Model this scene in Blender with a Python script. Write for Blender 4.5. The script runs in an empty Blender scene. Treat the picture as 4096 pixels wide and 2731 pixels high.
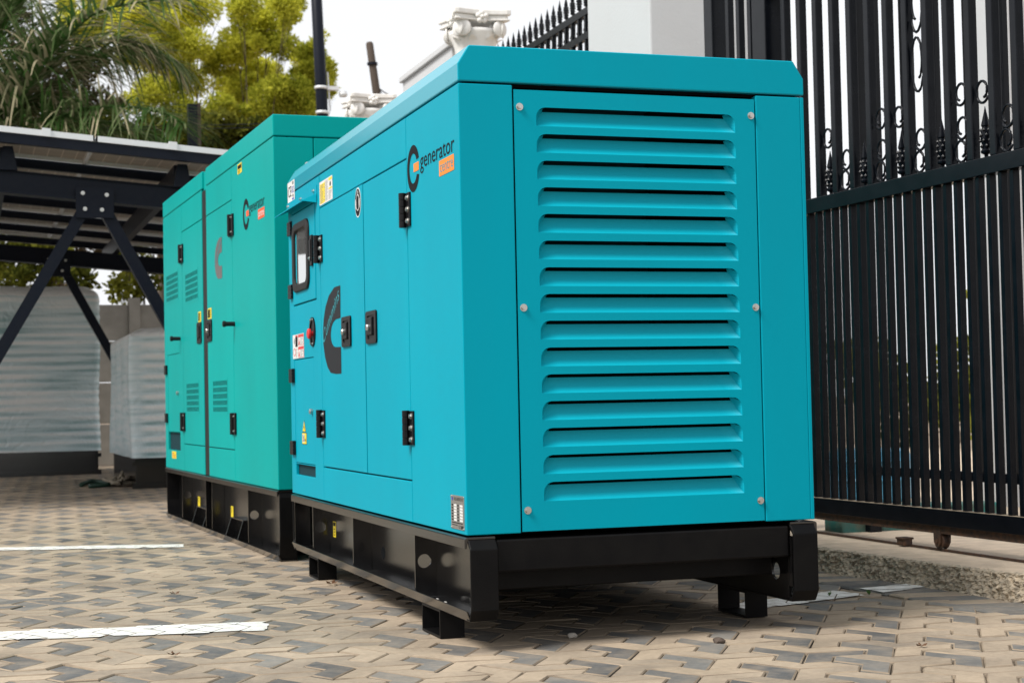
import bpy, bmesh, math, random
from math import sin, cos, pi, radians
from mathutils import Vector, Matrix, noise
random.seed(7)
SC = bpy.context.scene
COL = SC.collection

# ------------------------------------------------------------------ camera
cam_d = bpy.data.cameras.new('camera'); cam = bpy.data.objects.new('camera', cam_d); COL.objects.link(cam)
YAW, PITCH, ROLL = 0.3209, 0.0354, -0.0205
fw = Vector((sin(YAW)*cos(PITCH), cos(YAW)*cos(PITCH), sin(PITCH)))
rt0 = Vector((cos(YAW), -sin(YAW), 0)); up0 = rt0.cross(fw)
rt = rt0*cos(ROLL)+up0*sin(ROLL); up = -rt0*sin(ROLL)+up0*cos(ROLL)
CAM = Vector((-1.3543, -4.5187, 0.7187))
mw = Matrix((rt, up, -fw)).transposed().to_4x4(); mw.translation = CAM
cam.matrix_world = mw
cam_d.sensor_width = 36.0; cam_d.sensor_fit = 'HORIZONTAL'; cam_d.lens = 57.9
cam_d.clip_start = 0.05; cam_d.clip_end = 2000
cam_d.dof.use_dof = True; cam_d.dof.focus_distance = 5.1; cam_d.dof.aperture_fstop = 7.1
SC.camera = cam

# ------------------------------------------------------------------ world, sun, exposure
SUNV = Vector((-0.60, -0.20, 0.775)).normalized()
w = bpy.data.worlds.new('World'); SC.world = w; w.use_nodes = True
nt = w.node_tree; nt.nodes.clear()
sky = nt.nodes.new('ShaderNodeTexSky'); sky.sky_type = 'NISHITA'; sky.sun_disc = False
sky.sun_elevation = math.asin(SUNV.z); sky.sun_rotation = math.atan2(SUNV.x, SUNV.y)
sky.air_density = 1.0; sky.dust_density = 4.0; sky.ozone_density = 1.0
hs = nt.nodes.new('ShaderNodeHueSaturation'); hs.inputs['Saturation'].default_value = 0.35
mx = nt.nodes.new('ShaderNodeMix'); mx.data_type = 'RGBA'; mx.inputs[0].default_value = 0.86
mx.inputs[7].default_value = (9.6, 9.75, 10.0, 1)      # thin bright overcast over the clear sky
bg = nt.nodes.new('ShaderNodeBackground'); bg.inputs[1].default_value = 0.1
wo = nt.nodes.new('ShaderNodeOutputWorld')
L = nt.links.new
L(sky.outputs[0], hs.inputs['Color']); L(hs.outputs[0], mx.inputs[6]); L(mx.outputs[2], bg.inputs[0]); L(bg.outputs[0], wo.inputs[0])
sd = bpy.data.lights.new('sun', 'SUN'); sd.energy = 3.6; sd.angle = radians(20.0); sd.color = (1.0, 0.96, 0.90)
sun = bpy.data.objects.new('sun', sd); COL.objects.link(sun)
sun.rotation_euler = SUNV.to_track_quat('Z', 'Y').to_euler()
SC.render.engine = 'CYCLES'
SC.view_settings.view_transform = 'Standard'; SC.view_settings.look = 'None'
SC.view_settings.gamma = 1.0; SC.view_settings.use_curve_mapping = False
SC.view_settings.exposure = 0.20

# ------------------------------------------------------------------ materials
MATS = {}
def mat(name, col, rough=0.5, metal=0.0, spec=0.5, bump=0.0, bscale=300.0, var=0.0, vscale=6.0, col2=None,
        coat=0.0, vstretch=None, emis=None):
    m = bpy.data.materials.new(name); m.use_nodes = True
    n = m.node_tree.nodes; l = m.node_tree.links; b = n['Principled BSDF']
    b.inputs['Base Color'].default_value = (*col, 1); b.inputs['Roughness'].default_value = rough
    b.inputs['Metallic'].default_value = metal; b.inputs['Specular IOR Level'].default_value = spec
    b.inputs['Coat Weight'].default_value = coat
    tc = None
    if var > 0 or bump > 0:
        tc = n.new('ShaderNodeNewGeometry')
    if var > 0:
        src = tc.outputs['Position']
        if vstretch:
            mp = n.new('ShaderNodeMapping'); mp.inputs['Scale'].default_value = vstretch; l.new(src, mp.inputs[0]); src = mp.outputs[0]
        nz = n.new('ShaderNodeTexNoise'); nz.inputs['Scale'].default_value = vscale; nz.inputs['Detail'].default_value = 6
        l.new(src, nz.inputs['Vector'])
        rp = n.new('ShaderNodeValToRGB'); rp.color_ramp.elements[0].position = 0.35; rp.color_ramp.elements[1].position = 0.68
        c2 = col2 if col2 else tuple(c*0.6 for c in col)
        rp.color_ramp.elements[0].color = (*[col[i]*(1-var)+c2[i]*var for i in range(3)], 1)
        rp.color_ramp.elements[1].color = (*col, 1)
        l.new(nz.outputs[0], rp.inputs[0]); l.new(rp.outputs[0], b.inputs['Base Color'])
    if bump > 0:
        nb = n.new('ShaderNodeTexNoise'); nb.inputs['Scale'].default_value = bscale; nb.inputs['Detail'].default_value = 3
        l.new(tc.outputs['Position'], nb.inputs['Vector'])
        bp = n.new('ShaderNodeBump'); bp.inputs['Strength'].default_value = bump; bp.inputs['Distance'].default_value = 0.002
        l.new(nb.outputs[0], bp.inputs['Height']); l.new(bp.outputs[0], b.inputs['Normal'])
    if emis:
        b.inputs['Emission Color'].default_value = (*emis, 1); b.inputs['Emission Strength'].default_value = 1
    MATS[name] = m
    return m
TEAL = mat('teal_paint', (0.0, 0.322, 0.432), 0.46, spec=0.05, bump=0.10, bscale=420, var=0.55, vscale=2.6, vstretch=(1, 1, 0.35), col2=(0.003, 0.290, 0.392))
GREEN = mat('green_paint', (0.0, 0.345, 0.325), 0.44, spec=0.05, bump=0.06, bscale=420, var=0.7, vscale=2.4, vstretch=(1, 1, 0.3), col2=(0.004, 0.295, 0.280))
TEALR = mat('teal_roof_paint', (0.0, 0.315, 0.42), 0.42, spec=0.10, bump=0.08, bscale=420, coat=0.7)
TEALR.node_tree.nodes['Principled BSDF'].inputs['Coat Roughness'].default_value = 0.22
TEALL = mat('teal_louvre_paint', (0.0, 0.335, 0.445), 0.5, spec=0.16, bump=0.25, bscale=420)
INNER = mat('inner_teal', (0.004, 0.035, 0.045), 0.8, spec=0.2)
VOID = mat('dark_inside', (0.004, 0.005, 0.006), 0.9, spec=0.1)
STEEL = mat('black_steel_paint', (0.0035, 0.0034, 0.0038), 0.17, spec=1.0, bump=0.08, bscale=260, var=0.5, vscale=9, col2=(0.008, 0.0075, 0.007))
STEELM = mat('black_powder_coat', (0.0030, 0.0029, 0.0034), 0.42, spec=0.12, bump=0.25, bscale=300, var=0.6, vscale=11, col2=(0.008, 0.0075, 0.007))
PLASTIC = mat('black_plastic', (0.004, 0.004, 0.005), 0.38, spec=0.25, bump=0.1, bscale=300)
RUBBER = mat('rubber', (0.010, 0.010, 0.010), 0.5, spec=0.25)
CHROME = mat('zinc_bolt', (0.55, 0.54, 0.51), 0.30, metal=1.0)
ALU = mat('aluminium', (0.55, 0.55, 0.54), 0.38, metal=1.0, var=0.3, vscale=60)
REDB = mat('red_button', (0.62, 0.03, 0.03), 0.35)
INK = mat('black_vinyl', (0.006, 0.006, 0.008), 0.6, spec=0.1)
INK2 = mat('charcoal_vinyl', (0.016, 0.018, 0.022), 0.5, spec=0.12)
ORANGE = mat('orange_vinyl', (0.95, 0.24, 0.012), 0.45)
REDOR = mat('red_orange_vinyl', (0.85, 0.10, 0.02), 0.45)
WHITEV = mat('white_vinyl', (0.74, 0.74, 0.72), 0.4)
YELLOW = mat('yellow_vinyl', (0.80, 0.62, 0.02), 0.45)
REDV = mat('red_vinyl', (0.60, 0.05, 0.05), 0.45)
BLUEV = mat('blue_vinyl', (0.03, 0.06, 0.40), 0.45)
GREYV = mat('grey_print', (0.22, 0.22, 0.22), 0.6)
TEALV = mat('teal_print', (0.0, 0.26, 0.31), 0.4)
NAVY = mat('navy_steel', (0.0045, 0.007, 0.015), 0.45, spec=0.15, bump=0.1, bscale=120, var=0.6, vscale=25, col2=(0.009, 0.011, 0.017))
GATEM = mat('gate_black_paint', (0.0018, 0.0028, 0.0050), 0.26, spec=0.20, bump=0.15, bscale=180, var=0.7, vscale=14, col2=(0.006, 0.007, 0.010))
RUST = mat('rusty_steel', (0.085, 0.038, 0.018), 0.75, bump=0.5, bscale=220, var=0.85, vscale=45, col2=(0.018, 0.013, 0.011))
CONC = mat('rough_concrete', (0.54, 0.44, 0.32), 0.9, bump=1.0, bscale=170, var=0.8, vscale=60, col2=(0.20, 0.175, 0.14))
CONCT = mat('concrete_top', (0.60, 0.48, 0.36), 0.9, bump=0.7, bscale=90, var=0.6, vscale=12, col2=(0.36, 0.29, 0.22))
WALLC = mat('precast_concrete', (0.27, 0.25, 0.22), 0.9, bump=0.5, bscale=60, var=0.6, vscale=5, col2=(0.16, 0.145, 0.125))
WHITEP = mat('white_render', (0.53, 0.54, 0.555), 0.75, bump=0.5, bscale=55, var=0.3, vscale=3, col2=(0.48, 0.48, 0.485))
PLASTER = mat('white_plaster', (0.80, 0.785, 0.76), 0.7, bump=0.2, bscale=60, var=0.5, vscale=9, col2=(0.68, 0.655, 0.61))
WOOD = mat('old_pole_wood', (0.085, 0.062, 0.048), 0.85, bump=0.6, bscale=80, var=0.7, vscale=30, vstretch=(1, 1, 0.1))
BARK = mat('bark', (0.085, 0.065, 0.045), 0.9, bump=0.8, bscale=40, var=0.6, vscale=12)
PAINTW = mat('road_paint', (0.84, 0.83, 0.80), 0.6, bump=0.5, bscale=120, var=0.75, vscale=26, col2=(0.52, 0.48, 0.42))
SAND = mat('joint_sand', (0.33, 0.26, 0.185), 0.95, bump=1.0, bscale=260, var=0.8, vscale=7, col2=(0.13, 0.10, 0.072))
EARTH = mat('bare_earth', (0.24, 0.18, 0.125), 0.95, var=0.5, vscale=3)
WHITEFR = mat('panel_frame', (0.70, 0.71, 0.72), 0.4, metal=0.3)
HOSEM = mat('green_hose', (0.012, 0.045, 0.028), 0.5)
ROPEM = mat('dirty_rope', (0.34, 0.29, 0.22), 0.9, bump=1, bscale=200)
STONE = mat('pebble', (0.36, 0.33, 0.29), 0.9, bump=1, bscale=120)
DRYL = mat('dry_leaf', (0.10, 0.045, 0.018), 0.8)
WEED = mat('weed', (0.06, 0.14, 0.03), 0.7)
TEALK = mat('teal_kerb_paint', (0.02, 0.17, 0.155), 0.7, bump=0.6, bscale=60, var=0.8, vscale=14, col2=(0.14, 0.15, 0.11))
BLUEP = mat('blue_drum', (0.06, 0.28, 0.46), 0.4)

def glass_mat():
    m = mat('tinted_glass', (0.70, 0.72, 0.72), 0.03, metal=0.85, spec=1.0)
    b = m.node_tree.nodes['Principled BSDF']; b.inputs['IOR'].default_value = 2.2
    return m
GLASS = glass_mat()

def paver_mat(name, c1, c2, sandy):
    m = bpy.data.materials.new(name); m.use_nodes = True
    n = m.node_tree.nodes; l = m.node_tree.links; b = n['Principled BSDF']
    b.inputs['Roughness'].default_value = 0.88; b.inputs['Specular IOR Level'].default_value = 0.25
    g = n.new('ShaderNodeNewGeometry'); oi = n.new('ShaderNodeObjectInfo'); at = n.new('ShaderNodeAttribute'); at.attribute_name = 'tone'
    add = n.new('ShaderNodeMath'); add.operation = 'ADD'; l.new(oi.outputs['Random'], add.inputs[0]); l.new(at.outputs['Fac'], add.inputs[1])
    fr = n.new('ShaderNodeMath'); fr.operation = 'FRACT'; l.new(add.outputs[0], fr.inputs[0])
    mixc = n.new('ShaderNodeMix'); mixc.data_type = 'RGBA'; mixc.inputs[6].default_value = (*c1, 1); mixc.inputs[7].default_value = (*c2, 1)
    l.new(fr.outputs[0], mixc.inputs[0])
    # grain
    mp = n.new('ShaderNodeMapping'); mp.inputs['Scale'].default_value = (1, 1, 1); l.new(g.outputs['Position'], mp.inputs[0])
    nz = n.new('ShaderNodeTexNoise'); nz.inputs['Scale'].default_value = 48; nz.inputs['Detail'].default_value = 9; nz.inputs['Roughness'].default_value = 0.72
    l.new(mp.outputs[0], nz.inputs['Vector'])
    gr = n.new('ShaderNodeMapRange'); gr.inputs[3].default_value = 0.52; gr.inputs[4].default_value = 1.48; l.new(nz.outputs[0], gr.inputs[0])
    mul = n.new('ShaderNodeMix'); mul.data_type = 'RGBA'; mul.blend_type = 'MULTIPLY'; mul.inputs[0].default_value = 1.0
    l.new(mixc.outputs[2], mul.inputs[6]); l.new(gr.outputs[0], mul.inputs[7])
    # dusty sand swept over in patches
    n2 = n.new('ShaderNodeTexNoise'); n2.inputs['Scale'].default_value = 9; n2.inputs['Detail'].default_value = 7; n2.inputs['Roughness'].default_value = 0.65
    l.new(g.outputs['Position'], n2.inputs['Vector'])
    rp = n.new('ShaderNodeMapRange'); rp.inputs[1].default_value = 0.42; rp.inputs[2].default_value = 0.72; rp.inputs[3].default_value = 0.0; rp.inputs[4].default_value = sandy
    l.new(n2.outputs[0], rp.inputs[0])
    ms = n.new('ShaderNodeMix'); ms.data_type = 'RGBA'; ms.inputs[7].default_value = (0.395, 0.315, 0.230, 1)
    l.new(rp.outputs[0], ms.inputs[0]); l.new(mul.outputs[2], ms.inputs[6])
    n3 = n.new('ShaderNodeTexNoise'); n3.inputs['Scale'].default_value = 1.9; n3.inputs['Detail'].default_value = 5; n3.inputs['Roughness'].default_value = 0.6; l.new(g.outputs['Position'], n3.inputs['Vector'])
    r3 = n.new('ShaderNodeMapRange'); r3.inputs[1].default_value = 0.34; r3.inputs[2].default_value = 0.60; r3.inputs[3].default_value = 0.70; r3.inputs[4].default_value = 1.10; l.new(n3.outputs[0], r3.inputs[0])
    m3 = n.new('ShaderNodeMix'); m3.data_type = 'RGBA'; m3.blend_type = 'MULTIPLY'; m3.inputs[0].default_value = 1.0; l.new(ms.outputs[2], m3.inputs[6]); l.new(r3.outputs[0], m3.inputs[7])
    l.new(m3.outputs[2], b.inputs['Base Color'])
    bp = n.new('ShaderNodeBump'); bp.inputs['Strength'].default_value = 0.5; bp.inputs['Distance'].default_value = 0.003
    l.new(nz.outputs[0], bp.inputs['Height']); l.new(bp.outputs[0], b.inputs['Normal'])
    return m
PAV_B = paver_mat('paver_beige', (0.372, 0.296, 0.216), (0.245, 0.202, 0.157), 0.52)
PAV_D = paver_mat('paver_grey', (0.175, 0.170, 0.158), (0.088, 0.089, 0.090), 0.42)

def leaf_mat(name, ca, cb, trans=0.35):
    m = bpy.data.materials.new(name); m.use_nodes = True
    n = m.node_tree.nodes; l = m.node_tree.links; n.remove(n['Principled BSDF']); out = n['Material Output']
    at = n.new('ShaderNodeAttribute'); at.attribute_name = 'tone'
    mixc = n.new('ShaderNodeMix'); mixc.data_type = 'RGBA'; mixc.inputs[6].default_value = (*ca, 1); mixc.inputs[7].default_value = (*cb, 1)
    l.new(at.outputs['Fac'], mixc.inputs[0])
    d = n.new('ShaderNodeBsdfDiffuse'); t = n.new('ShaderNodeBsdfTranslucent'); mxs = n.new('ShaderNodeMixShader'); mxs.inputs[0].default_value = trans
    l.new(mixc.outputs[2], d.inputs[0]); l.new(mixc.outputs[2], t.inputs[0]); l.new(d.outputs[0], mxs.inputs[1]); l.new(t.outputs[0], mxs.inputs[2])
    l.new(mxs.outputs[0], out.inputs[0])
    return m
LEAF_Y = leaf_mat('yellow_green_foliage', (0.12, 0.16, 0.010), (0.78, 0.76, 0.10), 0.55)
LEAF_D = leaf_mat('olive_foliage', (0.04, 0.05, 0.010), (0.20, 0.20, 0.03), 0.35)
LEAF_B = leaf_mat('dark_fill_foliage', (0.06, 0.045, 0.028), (0.16, 0.125, 0.075), 0.2)
LEAF_P = leaf_mat('palm_leaflet', (0.022, 0.085, 0.012), (0.44, 0.39, 0.26), 0.35)

def solar_mat():
    m = bpy.data.materials.new('solar_backsheet'); m.use_nodes = True
    n = m.node_tree.nodes; l = m.node_tree.links; b = n['Principled BSDF']; b.inputs['Roughness'].default_value = 0.5
    tc = n.new('ShaderNodeTexCoord'); br = n.new('ShaderNodeTexBrick'); br.offset = 0.0
    br.inputs['Color1'].default_value = (0.30, 0.275, 0.245, 1); br.inputs['Color2'].default_value = (0.33, 0.30, 0.265, 1)
    br.inputs['Mortar'].default_value = (0.58, 0.53, 0.47, 1); br.inputs['Scale'].default_value = 1.0
    br.inputs['Mortar Size'].default_value = 0.004; br.inputs['Brick Width'].default_value = 0.105; br.inputs['Row Height'].default_value = 0.21
    l.new(tc.outputs['Object'], br.inputs['Vector']); l.new(br.outputs['Color'], b.inputs['Base Color'])
    return m
SOLAR = solar_mat()

def wrap_mat():
    m = bpy.data.materials.new('plastic_film_over_teal'); m.use_nodes = True
    n = m.node_tree.nodes; l = m.node_tree.links; b = n['Principled BSDF']; b.inputs['Roughness'].default_value = 0.22
    b.inputs['Specular IOR Level'].default_value = 0.6
    g = n.new('ShaderNodeNewGeometry'); mp = n.new('ShaderNodeMapping'); mp.inputs['Scale'].default_value = (0.9, 0.9, 14); l.new(g.outputs['Position'], mp.inputs[0])
    nz = n.new('ShaderNodeTexNoise'); nz.inputs['Scale'].default_value = 1.6; nz.inputs['Detail'].default_value = 6; l.new(mp.outputs[0], nz.inputs['Vector'])
    at = n.new('ShaderNodeAttribute'); at.attribute_name = 'tone'
    ad = n.new('ShaderNodeMath'); ad.operation = 'MULTIPLY_ADD'; ad.inputs[1].default_value = 0.9; l.new(nz.outputs[0], ad.inputs[0]); l.new(at.outputs['Fac'], ad.inputs[2])
    rp = n.new('ShaderNodeValToRGB'); e = rp.color_ramp.elements
    e[0].position = 0.38; e[0].color = (0.24, 0.40, 0.42, 1); e[1].position = 0.98; e[1].color = (0.88, 0.90, 0.90, 1)
    e2 = rp.color_ramp.elements.new(0.64); e2.color = (0.62, 0.75, 0.79, 1)
    l.new(ad.outputs[0], rp.inputs[0]); l.new(rp.outputs[0], b.inputs['Base Color'])
    nb = n.new('ShaderNodeTexNoise'); nb.inputs['Scale'].default_value = 11; nb.inputs['Detail'].default_value = 7; nb.inputs['Distortion'].default_value = 1.2; l.new(g.outputs['Position'], nb.inputs['Vector'])
    bp = n.new('ShaderNodeBump'); bp.inputs['Strength'].default_value = 0.6; bp.inputs['Distance'].default_value = 0.03
    l.new(nb.outputs[0], bp.inputs['Height']); l.new(bp.outputs[0], b.inputs['Normal'])
    return m
WRAP = wrap_mat()

# ------------------------------------------------------------------ mesh helpers
def ident(p): return p
class MB:
    """collects polygons; build() links them as one mesh object"""
    def __init__(s, f=None): s.v = []; s.f = []; s.m = []; s.t = []; s.fn = f or ident
    def add(s, pts, faces, m=0, tone=0.0):
        o = len(s.v); s.v += [s.fn(tuple(p)) for p in pts]; s.t += [tone]*len(pts)
        for f in faces: s.f.append([i+o for i in f]); s.m.append(m)
    def poly(s, pts, m=0, tone=0.0): s.add(pts, [list(range(len(pts)))], m, tone)
    def box(s, x0, x1, y0, y1, z0, z1, m=0):
        s.add([(x0,y0,z0),(x1,y0,z0),(x1,y1,z0),(x0,y1,z0),(x0,y0,z1),(x1,y0,z1),(x1,y1,z1),(x0,y1,z1)],
              [(0,3,2,1),(4,5,6,7),(0,1,5,4),(1,2,6,5),(2,3,7,6),(3,0,4,7)], m)
    def prism(s, pl, h0, h1, f, m=0, caps=True):
        """pl: 2-D polygon, f(a,b,h) -> 3-D"""
        n = len(pl); pts = [f(a,b,h0) for a,b in pl]+[f(a,b,h1) for a,b in pl]
        fs = [(i,(i+1)%n,n+(i+1)%n,n+i) for i in range(n)]
        if caps: fs += [tuple(range(n-1,-1,-1)), tuple(range(n,2*n))]
        s.add(pts, fs, m)
    def tube(s, path, r, n=8, m=0, cap=True, tone=0.0):
        path = [Vector(p) for p in path]; k = len(path)
        rr = r if isinstance(r, (list, tuple)) else [r]*k
        pts = []; 
        for i, p in enumerate(path):
            t = (path[min(i+1,k-1)]-path[max(i-1,0)])
            t = t.normalized() if t.length > 1e-9 else Vector((0,0,1))
            ref = Vector((0,0,1)) if abs(t.z) < 0.9 else Vector((1,0,0))
            a = t.cross(ref).normalized(); b = t.cross(a)
            for j in range(n):
                q = 2*pi*j/n; pts.append(p+(a*cos(q)+b*sin(q))*rr[i])
        fs = [(i*n+j, i*n+(j+1)%n, (i+1)*n+(j+1)%n, (i+1)*n+j) for i in range(k-1) for j in range(n)]
        if cap: fs += [tuple(range(n-1,-1,-1)), tuple(range((k-1)*n, k*n))]
        s.add(pts, fs, m, tone)
    def lathe(s, prof, n=12, o=(0,0,0), axis='z', m=0):
        pts = []
        for r, h in prof:
            for j in range(n):
                q = 2*pi*j/n; a, b = r*cos(q), r*sin(q)
                p = (a,b,h) if axis == 'z' else ((h,a,b) if axis == 'x' else (a,h,b))
                pts.append((p[0]+o[0], p[1]+o[1], p[2]+o[2]))
        k = len(prof)
        fs = [(i*n+j, i*n+(j+1)%n, (i+1)*n+(j+1)%n, (i+1)*n+j) for i in range(k-1) for j in range(n)]
        fs += [tuple(range(n-1,-1,-1)), tuple(range((k-1)*n, k*n))]
        s.add(pts, fs, m)
    def plate(s, a0, a1, b0, b1, d0, d1, f, holes=(), m=0, back=True):
        """flat plate in (a,b) between depths d0 (face) and d1, with rectangular holes"""
        A = sorted({a0, a1, *[h[0] for h in holes], *[h[1] for h in holes]}); B = sorted({b0, b1, *[h[2] for h in holes], *[h[3] for h in holes]})
        A = [a for a in A if a0 <= a <= a1]; B = [b for b in B if b0 <= b <= b1]
        def solid(i, j):
            if i < 0 or j < 0 or i >= len(A)-1 or j >= len(B)-1: return False
            ca, cb = (A[i]+A[i+1])/2, (B[j]+B[j+1])/2
            return not any(h[0] < ca < h[1] and h[2] < cb < h[3] for h in holes)
        for i in range(len(A)-1):
            for j in range(len(B)-1):
                if not solid(i, j): continue
                q = [(A[i],B[j]),(A[i+1],B[j]),(A[i+1],B[j+1]),(A[i],B[j+1])]
                s.poly([f(a,b,d0) for a,b in q], m)
                if back: s.poly([f(a,b,d1) for a,b in reversed(q)], m)
                for (di,dj,e) in ((0,-1,(0,1)),(1,0,(1,2)),(0,1,(2,3)),(-1,0,(3,0))):
                    if not solid(i+di, j+dj):
                        p, r = q[e[0]], q[e[1]]
                        s.poly([f(*p,d0), f(*p,d1), f(*r,d1), f(*r,d0)], m)
    def holed(s, a0, a1, b0, b1, ca, cb, r, d0, d1, f, m=0, n=20):
        """rectangular plate with one round hole"""
        def sq(q):
            x, y = cos(q), sin(q); k = 1e9
            if abs(x) > 1e-9: k = min(k, ((a1-ca) if x > 0 else (a0-ca))/x)
            if abs(y) > 1e-9: k = min(k, ((b1-cb) if y > 0 else (b0-cb))/y)
            return (ca+x*k, cb+y*k)
        an = sorted([2*pi*i/n for i in range(n)]+[math.atan2(b-cb, a-ca)%(2*pi) for a in (a0,a1) for b in (b0,b1)]); N = len(an)
        for i in range(N):
            q0, q1 = an[i], an[(i+1)%N]
            o0, o1 = sq(q0), sq(q1); i0 = (ca+r*cos(q0), cb+r*sin(q0)); i1 = (ca+r*cos(q1), cb+r*sin(q1))
            s.poly([f(*i0,d0), f(*o0,d0), f(*o1,d0), f(*i1,d0)], m); s.poly([f(*i1,d1), f(*o1,d1), f(*o0,d1), f(*i0,d1)], m)
            s.poly([f(*i0,d0), f(*i1,d0), f(*i1,d1), f(*i0,d1)], m); s.poly([f(*o0,d0), f(*o0,d1), f(*o1,d1), f(*o1,d0)], m)
    def mesh(s, name, mats, smooth=False, weld=True):
        me = bpy.data.meshes.new(name); me.from_pydata([tuple(p) for p in s.v], [], s.f)
        for mm in (mats if isinstance(mats, (list, tuple)) else [mats]): me.materials.append(mm)
        me.polygons.foreach_set('material_index', s.m)
        if any(s.t):
            at = me.attributes.new('tone', 'FLOAT', 'POINT'); at.data.foreach_set('value', s.t)
        if weld:
            bm = bmesh.new(); bm.from_mesh(me)
            bmesh.ops.remove_doubles(bm, verts=bm.verts, dist=1e-5); bmesh.ops.recalc_face_normals(bm, faces=bm.faces)
            bm.to_mesh(me); bm.free()
        if smooth: me.polygons.foreach_set('use_smooth', [True]*len(me.polygons))
        me.update(); return me
    def build(s, name, mats, parent=None, bevel=0.0, smooth=False, weld=True, loc=None, seg=2):
        return put(name, s.mesh(name, mats, smooth, weld), parent, loc, bevel=bevel, seg=seg)
def put(name, me, parent=None, loc=None, rot=None, scale=None, bevel=0.0, seg=2):
    o = bpy.data.objects.new(name, me); COL.objects.link(o); o.parent = parent
    if loc is not None: o.location = loc
    if rot is not None: o.rotation_euler = rot
    if scale is not None: o.scale = scale
    if bevel > 0:
        b = o.modifiers.new('bevel', 'BEVEL'); b.width = bevel; b.segments = seg; b.limit_method = 'ANGLE'; b.angle_limit = radians(40)
    return o
def tag(o, label=None, cat=None, group=None, kind=None):
    if label: o['label'] = label
    if cat: o['category'] = cat
    if group: o['group'] = group
    if kind: o['kind'] = kind
    return o
def thing(name, label, cat, loc=(0,0,0), rz=0.0, group=None):
    o = bpy.data.objects.new(name, None); COL.objects.link(o); o.location = loc; o.rotation_euler = (0,0,rz); o.empty_display_size = 0.2
    return tag(o, label, cat, group)
def SIDE(a, b, d): return (d, a, b)         # panel facing -X : a = Y, b = Z, d = depth inwards
def FRONT(a, b, d): return (a, d, b)        # panel facing -Y : a = X, b = Z, d = depth inwards
def circ(cx, cy, rx, ry=None, n=24, a0=0, a1=2*pi, end=False):
    ry = rx if ry is None else ry; k = n if end else n
    return [(cx+rx*cos(a0+(a1-a0)*i/(n-1 if end else n)), cy+ry*sin(a0+(a1-a0)*i/(n-1 if end else n))) for i in range(k)]
def rrect(a0, a1, b0, b1, r, n=5):
    out = []
    for cx, cy, s0 in ((a1-r,b1-r,0),(a0+r,b1-r,pi/2),(a0+r,b0+r,pi),(a1-r,b0+r,1.5*pi)):
        out += [(cx+r*cos(s0+pi/2*i/n), cy+r*sin(s0+pi/2*i/n)) for i in range(n+1)]
    return out
def ring(mb, outer, inner, d0, d1, f, m=0):
    n = len(outer)
    for i in range(n):
        j = (i+1)%n; o0,o1,i0,i1 = outer[i],outer[j],inner[i],inner[j]
        mb.poly([f(*o0,d0),f(*o1,d0),f(*i1,d0),f(*i0,d0)],m); mb.poly([f(*o0,d1),f(*i0,d1),f(*i1,d1),f(*o1,d1)],m)
        mb.poly([f(*o0,d0),f(*o0,d1),f(*o1,d1),f(*o1,d0)],m); mb.poly([f(*i0,d0),f(*i1,d0),f(*i1,d1),f(*i0,d1)],m)

# lettering: outline text turned into flat mesh, fitted to a box (width runs along -Y on a side panel)
_TX = {}
def text_polys(txt):
    if txt in _TX: return _TX[txt]
    cu = bpy.data.curves.new('t', 'FONT'); cu.body = txt; cu.resolution_u = 3
    ob = bpy.data.objects.new('t', cu); COL.objects.link(ob)
    bpy.context.view_layer.update(); dg = bpy.context.evaluated_depsgraph_get()
    ev = ob.evaluated_get(dg); me = ev.to_mesh()
    V = [(v.co.x, v.co.y) for v in me.vertices]; F = [list(p.vertices) for p in me.polygons]
    ev.to_mesh_clear(); bpy.data.objects.remove(ob); bpy.data.curves.remove(cu)
    xs = [p[0] for p in V]; ys = [p[1] for p in V]
    x0, x1, y0, y1 = min(xs), max(xs), min(ys), max(ys)
    _TX[txt] = ([((x-x0)/(x1-x0), (y-y0)/(y1-y0)) for x, y in V], F)
    return _TX[txt]
for t_ in ('generator', 'centre', 'Cummins', 'CE', 'ISO', '50', 'Hz', 'DIESEL GENERATOR SET'): text_polys(t_)
def text(mb, txt, P, d, m=0, f=SIDE):
    """P(u,v) -> (a,b) in the panel"""
    V, F = text_polys(txt); mb.add([f(*P(u, v), d) for u, v in V], F, m)
def boxmap(a_left, a_right, b0, b1): return lambda u, v: (a_left+(a_right-a_left)*u, b0+(b1-b0)*v)
# ------------------------------------------------------------------ shared generator fittings (modelled on a panel facing -X)
def bolt_mesh(axis, r=0.0075, h=0.007):
    mb = MB()
    if axis == 'x': f = lambda a, b, d: (-d, a, b)
    else: f = lambda a, b, d: (a, -d, b)
    mb.prism(circ(0,0,r*1.45,n=16), 0, h*0.25, f); mb.prism(circ(0,0,r,n=6), h*0.25, h, f); mb.prism(circ(0,0,r*0.62,n=10), h, h*1.12, f)
    return mb.mesh('bolt', CHROME)
BOLT_X = bolt_mesh('x'); BOLT_XS = bolt_mesh('x', 0.0048, 0.006); BOLT_Y = bolt_mesh('y', 0.0076, 0.008)

mb = MB()
mb.box(-0.006,0,-0.052,-0.004,-0.054,0.054); mb.box(-0.006,0,0.004,0.046,-0.050,0.050)
prof = []
for i in range(5):
    z0, z1 = -0.056+0.0224*i, -0.056+0.0224*(i+1)
    prof += [(0.0105,z0+0.0002),(0.0125,z0+0.001),(0.0125,z1-0.001),(0.0105,z1-0.0002)]
mb.lathe(prof, 12, (-0.0145,0.003,0)); mb.box(-0.012,-0.003,-0.006,0.010,-0.054,0.054)
HINGE = mb.mesh('hinge', PLASTIC)
def hinge(par, y, z):
    o = put('hinge', HINGE, par, (0,y,z), bevel=0.0012)
    for zz in (-0.037,0.0,0.037):
        put('bolt', BOLT_X, o, (-0.006,-0.031,zz)); put('bolt', BOLT_X, o, (-0.006,0.030,zz))
    return o
mb = MB(); mb.box(-0.012,0,-0.036,0.036,-0.030,0.030)
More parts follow.
